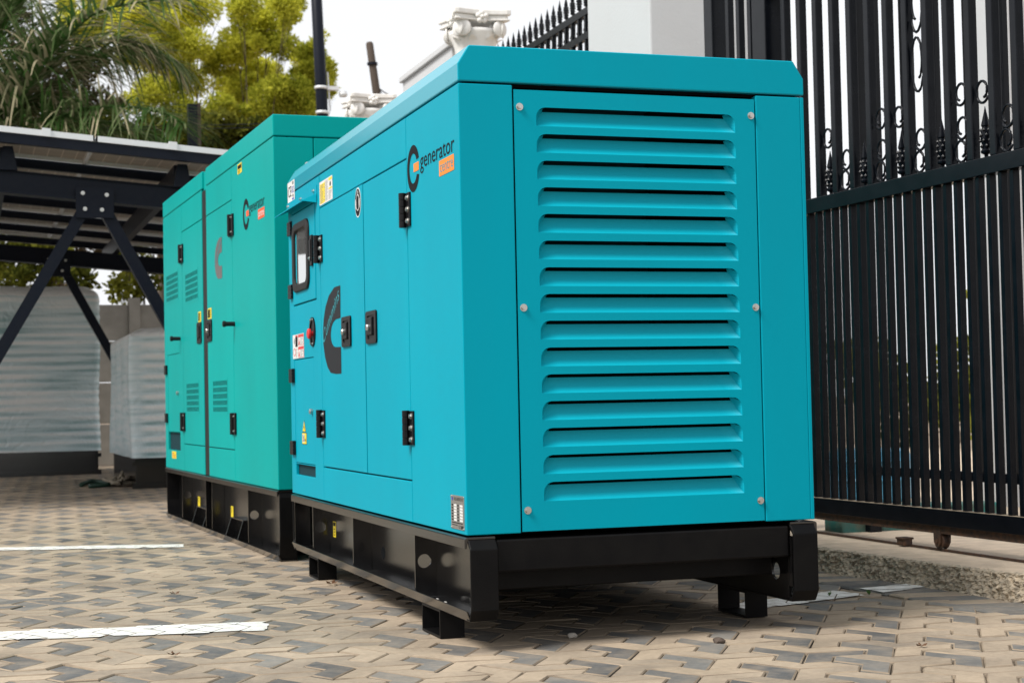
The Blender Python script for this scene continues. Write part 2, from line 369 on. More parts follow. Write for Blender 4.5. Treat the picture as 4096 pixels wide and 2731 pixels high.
for i in range(4): mb.box(-0.0135,-0.011,-0.036,0.036,-0.026+0.0145*i,-0.0175+0.0145*i)
SHINGE = mb.mesh('small_hinge', PLASTIC)
mb = MB(); mb.box(-0.010,0,-0.062,0.062,-0.056,0.056); mb.lathe([(0.012,-0.056),(0.012,0.056)],12,(-0.013,0.0,0))
BHINGE = mb.mesh('hinge', PLASTIC)
def handle(par, y0, y1, z0, z1, lock=True):
    yc, zc = (y0+y1)/2, (z0+z1)/2; hy, hz = (y1-y0)/2, (z1-z0)/2
    mb = MB(); ring(mb, rrect(-hy,hy,-hz,hz,0.012), rrect(-hy*0.66,hy*0.66,-hz*0.72,hz*0.72,0.008), -0.007, 0.0, SIDE)
    mb.box(-0.0025,-0.0005,-hy*0.8,hy*0.8,-hz*0.85,hz*0.85)
    o = mb.build('handle', PLASTIC, par, loc=(0,yc,zc), bevel=0.0015)
    mb = MB(); mb.box(-0.012,0.010,-hy*0.42,hy*0.42,-hz*0.50,hz*0.62); mb.build('paddle', PLASTIC, o, bevel=0.004)
    if lock:
        mb = MB(); mb.lathe([(0.001,-0.022),(0.010,-0.022),(0.012,-0.018),(0.012,-0.008)],14,(0,0.005,-hz*0.02),'x'); mb.build('lock', CHROME, o, smooth=False)
    return o
def rct(mb, aL, aR, b0, b1, d, m=0, f=SIDE): mb.poly([f(aL,b0,d),f(aR,b0,d),f(aR,b1,d),f(aL,b1,d)], m)
def lines(mb, aL, aR, b0, b1, n, d, m, seed=0):
    r = random.Random(seed); st = (b1-b0)/n
    for i in range(n):
        k = r.uniform(0.55,1.0); rct(mb, aL, aL+(aR-aL)*k, b0+st*(i+0.25), b0+st*(i+0.6), d, m)
def logo(par, cy, cz, R, tL, tR, t0, t1, bL, bR, b0, b1, ora, ctext):
    """round letter C with a bar, the word beside it and a box below"""
    mb = MB(); n = 40; a0, a1 = radians(21), radians(339)
    outer = [(cy-R*cos(a0+(a1-a0)*i/n), cz+R*sin(a0+(a1-a0)*i/n)) for i in range(n+1)]
    inner = [(cy-R*0.635*cos(a0*1.35+(2*pi-2*a0*1.35)*i/n), cz+R*0.635*sin(a0*1.35+(2*pi-2*a0*1.35)*i/n)) for i in range(n+1)]
    for i in range(n): mb.poly([SIDE(*outer[i],-0.0010),SIDE(*outer[i+1],-0.0010),SIDE(*inner[i+1],-0.0010),SIDE(*inner[i],-0.0010)],0)
    rct(mb, cy-R*0.08, cy-R*0.90, cz-R*0.17, cz+R*0.19, -0.0010, 1)
    text(mb, 'generator', boxmap(tL,tR,t0,t1), -0.0010, 0)
    rct(mb, bL, bR, b0, b1, -0.0010, 1)
    text(mb, 'centre', boxmap(bL+(bR-bL)*0.07,bL+(bR-bL)*0.94,b0+(b1-b0)*0.22,b0+(b1-b0)*0.80), -0.0016, 2)
    return mb.build('logo_lettering', [INK, ora, ctext], par, weld=False)
def emblem(par, yo, zo, s, col, tcol):
    P = [(1.606,1.166),(1.714,1.166),(1.813,1.141),(1.881,1.101),(1.919,1.053),(1.937,1.005),(1.933,0.956),(1.905,0.903),(1.859,0.862),(1.804,0.839),(1.700,0.832),(1.612,0.832)]
    Q = [(1.612,1.043),(1.700,1.042),(1.745,1.032),(1.776,1.016),(1.790,0.994),(1.792,0.981),(1.785,0.965),(1.768,0.951),(1.740,0.940),(1.716,0.936),(1.660,0.934),(1.612,0.933)]
    t = lambda p: (yo+(p[0]-1.606)*s, zo+(p[1]-1.0)*s)
    mb = MB()
    for i in range(len(P)-1): mb.poly([SIDE(*t(P[i]),-0.0010),SIDE(*t(P[i+1]),-0.0010),SIDE(*t(Q[i+1]),-0.0010),SIDE(*t(Q[i]),-0.0010)],0)
    # slanted word across the upper arm
    p0, ux, uy = (1.932,0.950), (-0.305,0.168), (0.006,0.052)
    text(mb, 'Cummins', lambda u, v: t((p0[0]+ux[0]*u+uy[0]*v, p0[1]+ux[1]*u+uy[1]*v)), -0.0016, 1)
    return mb.build('emblem', [col, tcol], par, weld=False)

# ------------------------------------------------------------------ skid base
def skid(par, Lg, W, z0, zt, plates, endchamf, yfront=-0.022, lipz=0.032):
    base = MB()
    def rail(mx):
        g = MB((lambda p: (W-p[0], p[1], p[2])) if mx else None)
        pl = [(0.006,z0),(-0.006,z0+lipz),(-0.001,z0+lipz+0.001),(0.012,z0+0.006),(0.085,z0+0.006),(0.085,z0)]
        g.prism(pl, 0.0, Lg, lambda a, b, h: (a, h, b))
        pl = [(0.0,zt),(-0.007,zt-0.005),(-0.007,zt-lipz),(-0.001,zt-lipz),(0.004,zt-0.007),(0.085,zt-0.007),(0.085,zt)]
        g.prism(pl, 0.0, Lg, lambda a, b, h: (a, h, b))
        return g.build('side_rail', STEEL, par, bevel=0.0015)
    rl = rail(False); rr = rail(True)
    for mx, rl_ in ((False, rl), (True, rr)):
        fl = (lambda p: (W-p[0], p[1], p[2])) if mx else None
        g = MB(fl)
        if mx:
            g.holed(0.014, 0.25, z0+0.006, zt-0.007, 0.10, (z0+zt)/2-0.035, 0.027, 0.078, 0.086, SIDE); g.box(0.078,0.086,0.25,Lg-0.03,z0+0.006,zt-0.007)
        else: g.box(0.078,0.086,0.014,Lg-0.03,z0+0.006,zt-0.007)
        g.box(0.0782,0.0852,-0.008,0.0139,z0+endchamf+0.012,zt-0.042)
        g.build('web_plate', STEEL, par)
        for (y, hz) in plates:
            g = MB(fl)
            if hz: g.holed(0.007, 0.077, z0+0.007, zt-lipz*0.3, 0.038, hz, 0.0225, y, y+0.009, FRONT)
            else: g.box(0.007,0.077,y,y+0.009,z0+0.007,zt-lipz*0.3)
            g.build('stiffener', STEEL, par)
        for back in (False, True):
            yy = (lambda y: Lg-y) if back else (lambda y: y)
            g = MB(fl)
            pl = [(0.022,zt),(0.006,zt-0.002),(yfront,zt-0.034),(yfront,z0+endchamf),(yfront+0.02,z0+0.001),(0.03,z0+0.001),(0.03,z0+0.012),(yfront+0.026,z0+0.012),(yfront+0.009,z0+endchamf+0.004),(yfront+0.009,zt-0.036),(0.012,zt-0.011),(0.022,zt-0.010)]
            g.prism(pl, 0.003, 0.086, lambda a, b, h: (h, yy(a), b))
            g.build('end_plate', STEELM, par, bevel=0.003)
    for y0, y1 in ((0.002,0.06), (Lg-0.06,Lg-0.002)):
        g = MB(); g.box(0.088,W-0.088,y0,y1,zt-0.105,zt-0.010); g.build('cross_beam', STEELM, par, bevel=0.006)
    g = MB(); g.box(0.090,W-0.090,0.115,Lg-0.115,max(zt-0.168,0.06),zt-0.012); g.build('underside_block', STEELM, par, bevel=0.004)  # box added to keep light out underneath; its front shows as the recessed beam
    if z0 > 0.02: g = MB(); g.box(0.12,W-0.12,0.82,Lg-0.40,z0+0.012,zt-0.169); g.build('hidden_light_block', STEELM, par)  # unseen block added to stop light and darken the ground below

# ------------------------------------------------------------------ near generator
GA = thing('generator_set', 'near blue-teal generator with big louvred grille, raised on four black feet', 'generator', (0,0,0))
W, LA, ZB, ZT = 1.114, 2.640, 0.3346, 1.6346
mb = MB(); mb.box(0.013,W-0.013,0.20,LA-0.013,ZB+0.004,ZT-0.002); mb.build('inner_frame', INNER, GA)
mb = MB(); mb.box(0.20,0.62,0.16,0.19,0.50,1.15); mb.box(0.66,0.95,0.15,0.19,0.40,1.60); mb.build('radiator', VOID, GA)
mb = MB(); mb.box(0.018,W-0.018,0.012,0.20,ZB+0.001,ZB+0.006); mb.box(0.014,0.018,0.03,0.2,ZB,ZT-0.001); mb.box(W-0.018,W-0.014,0.03,0.2,ZB,ZT-0.001); mb.build('grille_duct', INNER, GA)
def panel(par, y0, y1, z0, z1, name='side_panel', holes=(), m=TEAL, th=0.012, d=0.0, bev=0.0022):
    g = MB(); g.plate(y0,y1,z0,z1,d,d+th,SIDE,holes); return g.build(name, m, par, bevel=bev)
mb = MB(); mb.prism([(0,0),(0.1640,0),(0.1640,0.030),(0.012,0.030),(0.012,0.5975),(0,0.5975)], ZB, ZT-0.001, lambda a, b, h: (a,b,h)); mb.build('corner_panel', TEAL, GA, bevel=0.003, seg=3)
panel(GA, 0.6015, 1.9625, 1.5035, ZT-0.001)
panel(GA, 0.6015, 1.9715, ZB, 0.4645)
d1 = panel(GA, 0.6025, 1.2065, 0.4695, 1.4985, 'door')
d2 = panel(GA, 1.2105, 1.9690, 0.4700, 1.5000, 'door')
mb = MB(); mb.box(-0.0018,0.0,1.2110,1.357,0.4705,1.4995); mb.build('door_lap', TEAL, GA, bevel=0.0012)
panel(GA, 1.9745, LA, ZB, ZT-0.001, holes=((2.057,2.549,1.141,1.541),(2.136,2.551,0.4665,0.9115),(2.131,2.545,0.417,0.4635)))
wd = panel(GA, 2.062, 2.544, 1.146, 1.536, 'window_door', d=-0.003, th=0.014, holes=((2.215,2.455,1.225,1.460),), bev=0.003)
panel(GA, 2.1395, 2.5475, 0.4695, 0.9085, 'door', d=0.001)
mb = MB(); mb.poly([(0.10,2.13,0.40),(0.10,2.55,0.40),(0.10,2.55,0.47),(0.10,2.13,0.47)]); mb.poly([(0.0,2.13,0.416),(0.10,2.13,0.416),(0.10,2.55,0.416),(0.0,2.55,0.416)])
mb.poly([(0.012,2.13,0.4640),(0.012,2.55,0.4640),(0.10,2.55,0.4640),(0.10,2.13,0.4640)]); mb.poly([(0.0,2.546,0.41),(0.10,2.546,0.41),(0.10,2.546,0.47),(0.0,2.546,0.47)]); mb.build('cable_recess', TEAL, GA)
for x0, x1 in ((W-0.012,W),): 
    mb = MB(); mb.prism([(W-0.0125,0.030),(W-0.0125,LA),(W,LA),(W,0.0),(W-0.0124,0.0)], ZB, ZT-0.001, lambda a, b, h: (a,b,h)); mb.build('far_side_panel', TEAL, GA, bevel=0.002)
mb = MB(); mb.box(0.0125,W-0.0125,LA-0.012,LA,ZB,ZT-0.001); mb.build('rear_panel', TEAL, GA)
# window: rubber gasket, pane, latch
mb = MB(); ring(mb, rrect(2.165,2.512,1.196,1.489,0.055,6), rrect(2.207,2.468,1.228,1.457,0.035,6), -0.013, 0.006, SIDE); gk = mb.build('window_gasket', RUBBER, GA, bevel=0.006, seg=3)
mb = MB(); mb.prism(rrect(2.20,2.475,1.222,1.462,0.03,6), -0.002, 0.0, SIDE); mb.build('pane', GLASS, gk)
mb = MB(); mb.box(-0.012,-0.003,2.090,2.128,1.282,1.408); mb.box(-0.016,-0.011,2.096,2.122,1.30,1.39); o = mb.build('window_latch', PLASTIC, GA, bevel=0.003)
put('bolt', BOLT_XS, o, (-0.016,2.108,1.313))
for z in (1.481,1.207): put('small_hinge', SHINGE, GA, (0,2.572,z))
for z in (0.843,0.531): put('small_hinge', SHINGE, GA, (0,2.582,z))
# rain hood above the window
mb = MB(); mb.box(-0.003,0.0,2.010,2.655,1.562,1.600); mb.add([(-0.003,2.010,1.566),(-0.003,2.690,1.566),(-0.052,2.690,1.545),(-0.052,2.050,1.545),(-0.003,2.010,1.562),(-0.003,2.690,1.562),(-0.052,2.690,1.541),(-0.052,2.050,1.541)],[(0,1,2,3),(7,6,5,4),(3,2,6,7),(0,3,7,4),(1,5,6,2)])
mb.poly([(-0.003,2.010,1.562),(-0.052,2.050,1.541),(-0.003,2.012,1.530)])
hd = mb.build('rain_hood', TEAL, GA)
for y in (2.060,2.330,2.610): put('bolt', BOLT_XS, hd, (-0.003,y,1.582), scale=(1.3,1.3,1.3))
for y, z in ((0.600,1.334),(1.971,1.337),(1.971,0.639),(0.605,0.636)): hinge(GA, y, z)
handle(GA, 1.428, 1.575, 0.929, 1.042); handle(GA, 1.027, 1.178, 0.926, 1.040)
# emergency stop
mb = MB(); ring(mb, [(2.138+p[0]*0.056, 1.014+p[1]*0.060) for p in circ(0,0,1,n=24)], [(2.138+p[0]*0.036, 1.014+p[1]*0.046) for p in circ(0,0,1,n=24)], -0.006, 0.0, SIDE); mb.prism(circ(2.138,1.014,0.04,0.05), -0.0015,-0.001, SIDE)
es = mb.build('emergency_stop', PLASTIC, GA)
mb = MB(); mb.lathe([(0.010,0.0),(0.010,-0.010),(0.021,-0.012),(0.022,-0.020),(0.016,-0.024)],18,(0,2.138,1.006),'x'); mb.build('button', REDB, es, smooth=False)
for z in (0.965,1.063):
    for y in (2.118,2.158): put('bolt', BOLT_XS, es, (-0.006,y,z), scale=(0.7,0.7,0.7))
mb = MB(); mb.lathe([(0.012,0.0),(0.012,-0.010),(0.008,-0.013)],16,(0,2.180,0.688),'x'); mb.build('door_lock', CHROME, GA)
# printed things
logo(GA, 0.511, 1.457, 0.0745, 0.427, 0.049, 1.428, 1.484, 0.212, 0.0545, 1.3905, 1.437, ORANGE, TEALV)
emblem(GA, 1.606, 1.0, 1.0, INK2, TEALV)
mb = MB(); rct(mb,2.638,2.478,1.598,1.688,-0.0012,0); text(mb,'CE',boxmap(2.625,2.552,1.622,1.668),-0.0018,1); text(mb,'ISO',boxmap(2.545,2.488,1.634,1.662),-0.0018,2)
mb.prism(circ(2.515,1.677,0.018,0.008,12),-0.0016,-0.0018,SIDE,3); rct(mb,2.535,2.495,1.604,1.612,-0.0018,2); mb.prism(circ(2.515,1.622,0.016,0.007,12),-0.0016,-0.0018,SIDE,3)
mb.build('standards_sticker', [WHITEV,INK,BLUEV,GREYV], GA, weld=False)
mb = MB(); rct(mb,1.960,1.716,1.5095,1.602,-0.0008,0); rct(mb,1.950,1.868,1.514,1.592,-0.0012,1); rct(mb,1.868,1.852,1.516,1.594,-0.0012,1); rct(mb,1.786,1.722,1.588,1.598,-0.0012,1); rct(mb,1.786,1.722,1.553,1.560,-0.0012,1)
lines(mb,1.946,1.872,1.516,1.590,13,-0.0016,2,1); lines(mb,1.866,1.854,1.518,1.592,6,-0.0016,2,2); lines(mb,1.846,1.792,1.515,1.596,20,-0.0012,2,3); lines(mb,1.784,1.726,1.515,1.550,9,-0.0012,2,4)
mb.prism(circ(1.755,1.573,0.012,0.010,12),-0.001,-0.0012,SIDE,3); mb.build('instruction_sticker', [WHITEV,YELLOW,GREYV,INK], GA, weld=False)
mb = MB()
for r, m, d in ((1.0,1,-0.0026),(0.92,0,-0.0030),(0.60,1,-0.0034),(0.52,0,-0.0038)): mb.prism(circ(1.282,1.442,0.046*r,0.054*r if r>0.7 else 0.040*r*1.25,28),-0.0018,d,SIDE,m)
mb.prism(circ(1.282,1.478,0.015,0.008,12),-0.0018,-0.0034,SIDE,2)
for s_ in (-1,1): mb.prism(circ(1.282+s_*0.0265,1.438,0.006,0.018,12),-0.0018,-0.0042,SIDE,1)
mb.build('ear_protection_sticker', [INK,WHITEV,GREYV], GA, weld=False)
mb = MB(); rct(mb,2.575,2.329,0.915,1.018,-0.0008,0)
rct(mb,2.572,2.462,0.917,1.016,-0.0012,0); rct(mb,2.515,2.466,0.965,1.008,-0.0014,3); rct(mb,2.515,2.466,1.008,1.015,-0.0014,1)
for b0 in (0.917,0.969): rct(mb,2.454,2.333,b0,b0+0.047,-0.0012,1); rct(mb,2.446,2.337,b0+0.002,b0+0.034,-0.0016,0); lines(mb,2.405,2.341,b0+0.003,b0+0.033,6,-0.0020,2,int(b0*100)); mb.poly([SIDE(2.442,b0+0.005,-0.002),SIDE(2.412,b0+0.005,-0.002),SIDE(2.427,b0+0.03,-0.002)],1)
ring(mb,circ(2.535,0.943,0.027,0.017),circ(2.535,0.943,0.021,0.013),-0.0012,-0.0016,SIDE,1); mb.prism(circ(2.535,0.990,0.012,0.014,8),-0.001,-0.0014,SIDE,2); lines(mb,2.512,2.468,0.920,0.958,7,-0.0016,2,9)
mb.build('warning_sticker', [WHITEV,REDV,GREYV,INK], GA, weld=False)
mb = MB(); mb.poly([SIDE(2.395,0.602,0.0002),SIDE(2.322,0.602,0.0002),SIDE(2.358,0.652,0.0002)],1); mb.poly([SIDE(2.389,0.604,-0.0002),SIDE(2.328,0.604,-0.0002),SIDE(2.358,0.648,-0.0002)],0)
mb.poly([SIDE(2.362,0.632,-0.0006),SIDE(2.368,0.618,-0.0006),SIDE(2.358,0.620,-0.0006),SIDE(2.354,0.608,-0.0006),SIDE(2.350,0.624,-0.0006),SIDE(2.358,0.624,-0.0006)],1)
rct(mb,2.403,2.308,0.550,0.599,0.0002,1); rct(mb,2.400,2.311,0.552,0.597,-0.0002,0); rct(mb,2.390,2.350,0.558,0.592,-0.0004,2); text(mb,'50',boxmap(2.386,2.352,0.561,0.589),-0.0008,1); text(mb,'Hz',boxmap(2.343,2.318,0.561,0.576),-0.0008,1)
mb.build('voltage_sticker', [YELLOW,INK,WHITEV], GA, weld=False)
mb = MB(); mb.prism(rrect(0.018,0.152,0.347,0.445,0.004),-0.0015,0.0,SIDE,0); text(mb,'DIESEL GENERATOR SET',boxmap(0.118,0.026,0.430,0.439),-0.0020,1)
mb.poly([SIDE(0.135,0.427,-0.002),SIDE(0.128,0.434,-0.002),SIDE(0.135,0.441,-0.002),SIDE(0.142,0.434,-0.002)],2)
for i in range(6):
    z = 0.418-0.0085*i; rct(mb,0.144,0.128,z-0.004,z,-0.002,1); rct(mb,0.120,0.092,z-0.005,z+0.001,-0.002,3); rct(mb,0.085,0.072,z-0.004,z,-0.002,1); rct(mb,0.060,0.030,z-0.005,z+0.001,-0.002,3)
rct(mb,0.142,0.034,0.364,0.3665,-0.002,1); rct(mb,0.142,0.085,0.358,0.360,-0.002,1); text(mb,'CE',boxmap(0.074,0.056,0.351,0.359),-0.002,1); rct(mb,0.050,0.042,0.350,0.359,-0.002,1); mb.prism(circ(0.032,0.355,0.006,0.005,12),-0.0015,-0.002,SIDE,1)
npl = mb.build('rating_plate', [ALU,INK,BLUEV,WHITEV], GA, weld=False)
for y, z in ((0.024,0.351),(0.147,0.351),(0.024,0.441),(0.147,0.441)): put('rivet', BOLT_XS, npl, (-0.0015,y,z), scale=(0.35,0.5,0.5))
# grille end
for x0, x1 in ((0.9490,W-0.0125),):
    mb = MB(); mb.box(x0,x1,0.0,0.030,ZB,ZT-0.001); mb.build('corner_panel', TEAL, GA, bevel=0.003)
GX0, GX1, OX0, OX1 = 0.1685, 0.9445, 0.2365, 0.8785
zb = [1.517-0.0781*i for i in range(15)]; OH = 0.055; RC = 0.030
mb = MB(); y0 = 0.001; th = 0.003
def gq(a0, a1, b0, b1): mb.box(a0,a1,y0,y0+th,b0,b1)
gq(GX0,OX0,0.3385,1.6215); gq(OX1,GX1,0.3385,1.6215)
ed = [1.6215]
for z in zb: ed += [z+OH, z]
ed.append(0.3385)
for i in range(0, len(ed), 2): gq(OX0,OX1,ed[i+1],ed[i])
for z in zb:
    for sx, xc in ((-1,OX0),(1,OX1)):
        c = (xc-sx*RC, z+OH-RC); arc = [(c[0]+sx*RC*sin(t), c[1]+RC*cos(t)) for t in [pi/2*k/6 for k in range(7)]]
        for k in range(6): mb.prism([(xc,z+OH),arc[k],arc[k+1]], y0, y0+th, FRONT)
grille = mb.build('grille_panel', TEAL, GA)
mb = MB(); prof = [(0.0,0.0),(0.0068,0.0058),(0.0128,0.0128),(0.0176,0.0210),(0.0212,0.0300),(0.0234,0.0375),(0.0244,0.0455)]
hw = (OX1-OX0)/2
def outl(h): 
    k = max(0.0, h-(OH-RC)); return hw-(RC-math.sqrt(max(RC*RC-k*k,0.0)))
rows = []
for d, h in prof:
    e = outl(h); shrink = 0.018*(d/0.0244)**1.6; xi = e-shrink; xs = [-xi+2*xi*i/12 for i in range(13)]
    rows.append((d, h, e, xs))
for (da,ha,ea,xa),(db,hb,eb,xb) in zip(rows, rows[1:]):
    for i in range(12): mb.poly([(xa[i],da,ha),(xa[i+1],da,ha),(xb[i+1],db,hb),(xb[i],db,hb)])
    for s_, i in ((-1,0),(1,12)): mb.poly([(s_*ea,0,ha),(xa[i],da,ha),(xb[i],db,hb),(s_*eb,0,hb)])
# end returns up to the top of the opening
for s_, i in ((-1,0),(1,12)):
    d, h, e, xs = rows[-1]; mb.poly([(s_*e,0,h),(xs[i],d,h),(s_*outl(OH),d,OH),(s_*outl(OH),0,OH)])
LOUV = mb.mesh('louvre', TEALL)
bmx = bmesh.new(); bmx.from_mesh(LOUV)
for f_ in bmx.faces: f_.smooth = abs(f_.normal.x) < 0.35
bmx.to_mesh(LOUV); bmx.free()
for z in zb: put('louvre', LOUV, grille, ((OX0+OX1)/2, y0+0.001, z))
for x in (0.1855,0.9320):
    for z in (1.571,0.985,0.399): put('bolt', BOLT_Y, grille, (x,y0,z))
# roof
mb = MB(); RZ0, RZ1, RZ2, CH = 1.6400, 1.6912, 1.7457, 0.0338
pl = [(-0.001,RZ0),(-0.001,RZ1),(CH,RZ2),(W-CH,RZ2),(W+0.001,RZ1),(W+0.001,RZ0)]
mb.prism(pl, -0.001, LA+0.001, lambda a, b, h: (a, h, b)); mb.m[-1] = 1; mb.m[-2] = 1; roof = mb.build('roof', [TEALR, TEAL], GA, bevel=0.004, seg=3)
mb = MB(); mb.box(0.02,W-0.02,0.02,LA-0.02,ZT-0.004,RZ0+0.004); mb.build('roof_seal', VOID, GA)
mb = MB(); mb.lathe([(0.011,0.0),(0.011,0.010),(0.006,0.014)],10,(CH+0.02,2.46,RZ2)); mb.build('roof_bolt', CHROME, GA)
skid(GA, LA, W, 0.088, 0.3290, [(2.630,None),(2.235,0.209),(1.492,None),(0.604,0.209)], 0.034)
mb = MB(); mb.prism(circ(1.318,0.175,0.030,0.022,16), 0.0774, 0.0776, SIDE); mb.build('slot', VOID, GA)
mb = MB(); rct(mb,2.170,2.118,0.172,0.236,0.0770,0); rct(mb,2.164,2.124,0.218,0.232,0.0766,1); lines(mb,2.160,2.130,0.176,0.212,3,0.0766,1,5); mb.build('caution_sticker', [YELLOW,INK], GA, weld=False)
for y in (0.34,0.43): 
    mb = MB(); mb.lathe([(0.006,0),(0.006,0.008),(0.004,0.011)],8,(0.035,y+0.02,0.096)); mb.build('anchor_bolt', CHROME, GA)
for x0 in (0.006, W-0.083):
    for ya, yb in ((0.320,0.528),(2.140,2.330)):
        g = MB(); x1 = x0+0.077; z1 = 0.0875
        g.box(x0,x1,ya,ya+0.007,0.001,z1); g.box(x0,x1,yb-0.007,yb,0.001,z1); g.box(x0,x1,ya+0.007,yb-0.007,0.001,0.008); g.box(x0,x1,ya+0.007,yb-0.007,z1-0.007,z1)
        g.build('foot', STEELM, GA)

# ------------------------------------------------------------------ far generator
GB = thing('generator_set', 'farther green-teal generator, taller, with black strip between its two halves', 'generator', (0.003,3.003,0), radians(1.885))
WB, LB, B0, B1 = 1.20, 3.450, 0.328, 1.9550
mb = MB(); mb.box(0.013,WB-0.013,0.03,LB-0.013,B0+0.003,B1-0.001); mb.build('inner_frame', INNER, GB)
gp = lambda *a, **k: panel(GB, *a, m=GREEN, **k)
mb = MB(); mb.prism([(0,0),(0.1890,0),(0.1890,0.030),(0.012,0.030),(0.012,1.0430),(0,1.0430)], B0, B1, lambda a, b, h: (a,b,h)); mb.build('corner_panel', GREEN, GB, bevel=0.004, seg=3)
gp(1.0470,1.8150,1.7905,B1); gp(1.0470,1.8150,B0,0.4865); gp(1.0475,1.8145,0.4915,1.7860,name='door')
gp(1.9620,2.6890,1.7905,B1); gp(1.9620,2.6890,B0,0.4880); gp(1.9625,2.6885,0.4930,1.7860,name='door')
gp(2.6930,LB,B0,B1,holes=((2.838,3.328,0.557,1.0535),(2.838,3.330,0.445,0.5565)))
gp(2.8415,3.3245,0.560,1.0500,name='door',d=0.001)
mb = MB(); mb.poly([(0.10,2.83,0.44),(0.10,3.34,0.44),(0.10,3.34,0.56),(0.10,2.83,0.56)]); mb.poly([(0,2.83,0.4445),(0.1,2.83,0.4445),(0.1,3.34,0.4445),(0,3.34,0.4445)]); mb.poly([(0,3.331,0.44),(0.1,3.331,0.44),(0.1,3.331,0.56),(0,3.331,0.56)]); mb.build('cable_recess', GREEN, GB)
mb = MB(); mb.box(0.004,0.02,1.8155,1.9615,B0,B1-0.012); mb.build('joint_strip', RUBBER, GB, bevel=0.002)
mb = MB(); mb.box(WB-0.012,WB,0,LB,B0,B1); mb.build('far_side_panel', GREEN, GB); mb = MB(); mb.box(0.013,WB-0.013,LB-0.012,LB,B0,B1); mb.build('rear_panel', GREEN, GB)
for x0, x1 in ((0.1925,WB-0.0125),):
    mb = MB(); mb.box(x0,x1,0.0,0.030,B0,B1); mb.build('end_panel', GREEN, GB, bevel=0.003)
for ya, yb in ((-0.001,1.806),(1.938,LB+0.001)):
    mb = MB(); mb.box(-0.001,WB+0.001,ya,yb,1.9595,2.0600); mb.build('roof', GREEN, GB, bevel=0.005, seg=3)
mb = MB(); mb.box(0.012,WB-0.01,1.80,1.945,1.95,2.052); mb.build('roof_joint', GREEN, GB)
def vent(y0, y1, z0, z1):
    n, k = 12, 5; hs = []; py, pz = (y1-y0)/n, (z1-z0)/k
    for i in range(n):
        for j in range(k): hs.append((y0+py*(i+0.20), y0+py*(i+0.80), z0+pz*(j+0.12), z0+pz*(j+0.84)))
    g = MB(); g.plate(y0-0.012,y1+0.012,z0-0.01,z1+0.01,-0.0015,-0.0005,SIDE,hs); o = g.build('vent', GREEN, GB)
    g = MB(); rct(g, y0-0.01, y1+0.01, z0-0.008, z1+0.008, -0.0003); g.build('vent_dark_sheet', VOID, o)  # near-black sheet: the shade inside the slots is put into its colour
vent(2.862,3.340,1.393,1.568); vent(2.127,2.567,1.346,1.519); vent(2.140,2.573,0.686,0.860); vent(1.235,1.664,0.683,0.860)
for y, z in ((1.045,1.655),(2.691,1.655),(2.695,0.626),(1.047,0.625)):
    o = put('hinge', BHINGE, GB, (0,y,z), bevel=0.0015)
    for zz in (-0.038,0.038): put('bolt', BOLT_XS, o, (-0.010,-0.035,zz))
for z in (0.958,0.647): put('small_hinge', SHINGE, GB, (0,3.372,z))
handle(GB, 2.006, 2.148, 1.082, 1.203, lock=False); handle(GB, 1.664, 1.812, 1.080, 1.200)
for y, z in ((1.000,1.140),(2.790,1.139)):
    mb = MB(); mb.lathe([(0.012,0.0),(0.012,-0.045),(0.016,-0.048),(0.016,-0.062),(0.010,-0.064)],12,(0,y,z),'x'); mb.build('door_stop', RUBBER, GB)
mb = MB(); mb.lathe([(0.013,0.0),(0.013,-0.012),(0.008,-0.014)],14,(0,2.900,0.804),'x'); mb.build('door_lock', CHROME, GB)
logo(GB, 0.657, 1.669, 0.078, 0.578, 0.207, 1.648, 1.707, 0.362, 0.211, 1.609, 1.657, REDOR, WHITEV)
emblem(GB, 1.333, 1.515, 0.66, mat('grey_vinyl',(0.11,0.10,0.098),0.4), TEALV)
mb = MB(); rct(mb,0.863,0.748,1.894,1.945,-0.0010,0); rct(mb,0.853,0.758,1.918,1.938,-0.0014,1); lines(mb,0.85,0.765,1.897,1.915,3,-0.0014,1,3); mb.build('caution_sticker', [YELLOW,INK], GB, weld=False)
for a, b in ((2.120,2.020),(1.798,1.676)):
    mb = MB(); rct(mb,a,b,1.205,1.265,-0.0010,0); rct(mb,a-0.012,b+0.05,1.212,1.258,-0.0014,1); lines(mb,b+0.045,b+0.01,1.21,1.258,4,-0.0014,1,8); mb.build('caution_sticker', [YELLOW,INK], GB, weld=False)
mb = MB(); rct(mb,3.186,3.013,0.392,0.437,-0.0010,0); lines(mb,3.17,3.03,0.398,0.43,3,-0.0014,1,2); mb.build('caution_sticker', [YELLOW,REDV], GB, weld=False)
skid(GB, LB, WB, 0.001, 0.3260, [(2.835,0.172),(1.985,None),(1.785,None),(0.752,0.169)], 0.110, yfront=-0.006, lipz=0.028)
for ya, yb in ((1.06,1.40),(2.12,2.50)):
    g = MB()
    for y in (ya, yb-0.010): g.prism([(0.077,0.008),(0.004,0.008),(0.040,0.118),(0.077,0.118)], y, y+0.010, lambda a, b, h: (a, h, b))
    g.add([(0.038,ya,0.122),(0.077,ya,0.122),(0.077,yb,0.122),(0.038,yb,0.122),(0.038,ya,0.1185),(0.077,ya,0.1185),(0.077,yb,0.1185),(0.038,yb,0.1185)],[(0,1,2,3),(7,6,5,4),(0,3,7,4),(0,4,5,1),(2,6,7,3)])
    g.build('fork_pocket', STEEL, GB)
for a, b in ((2.686,2.606),(1.598,1.528)):
    mb = MB(); rct(mb,a,b,0.101,0.169,0.0770,0); lines(mb,a-0.01,b+0.01,0.135,0.165,3,0.0766,1,4); mb.build('caution_sticker', [YELLOW,INK], GB, weld=False)
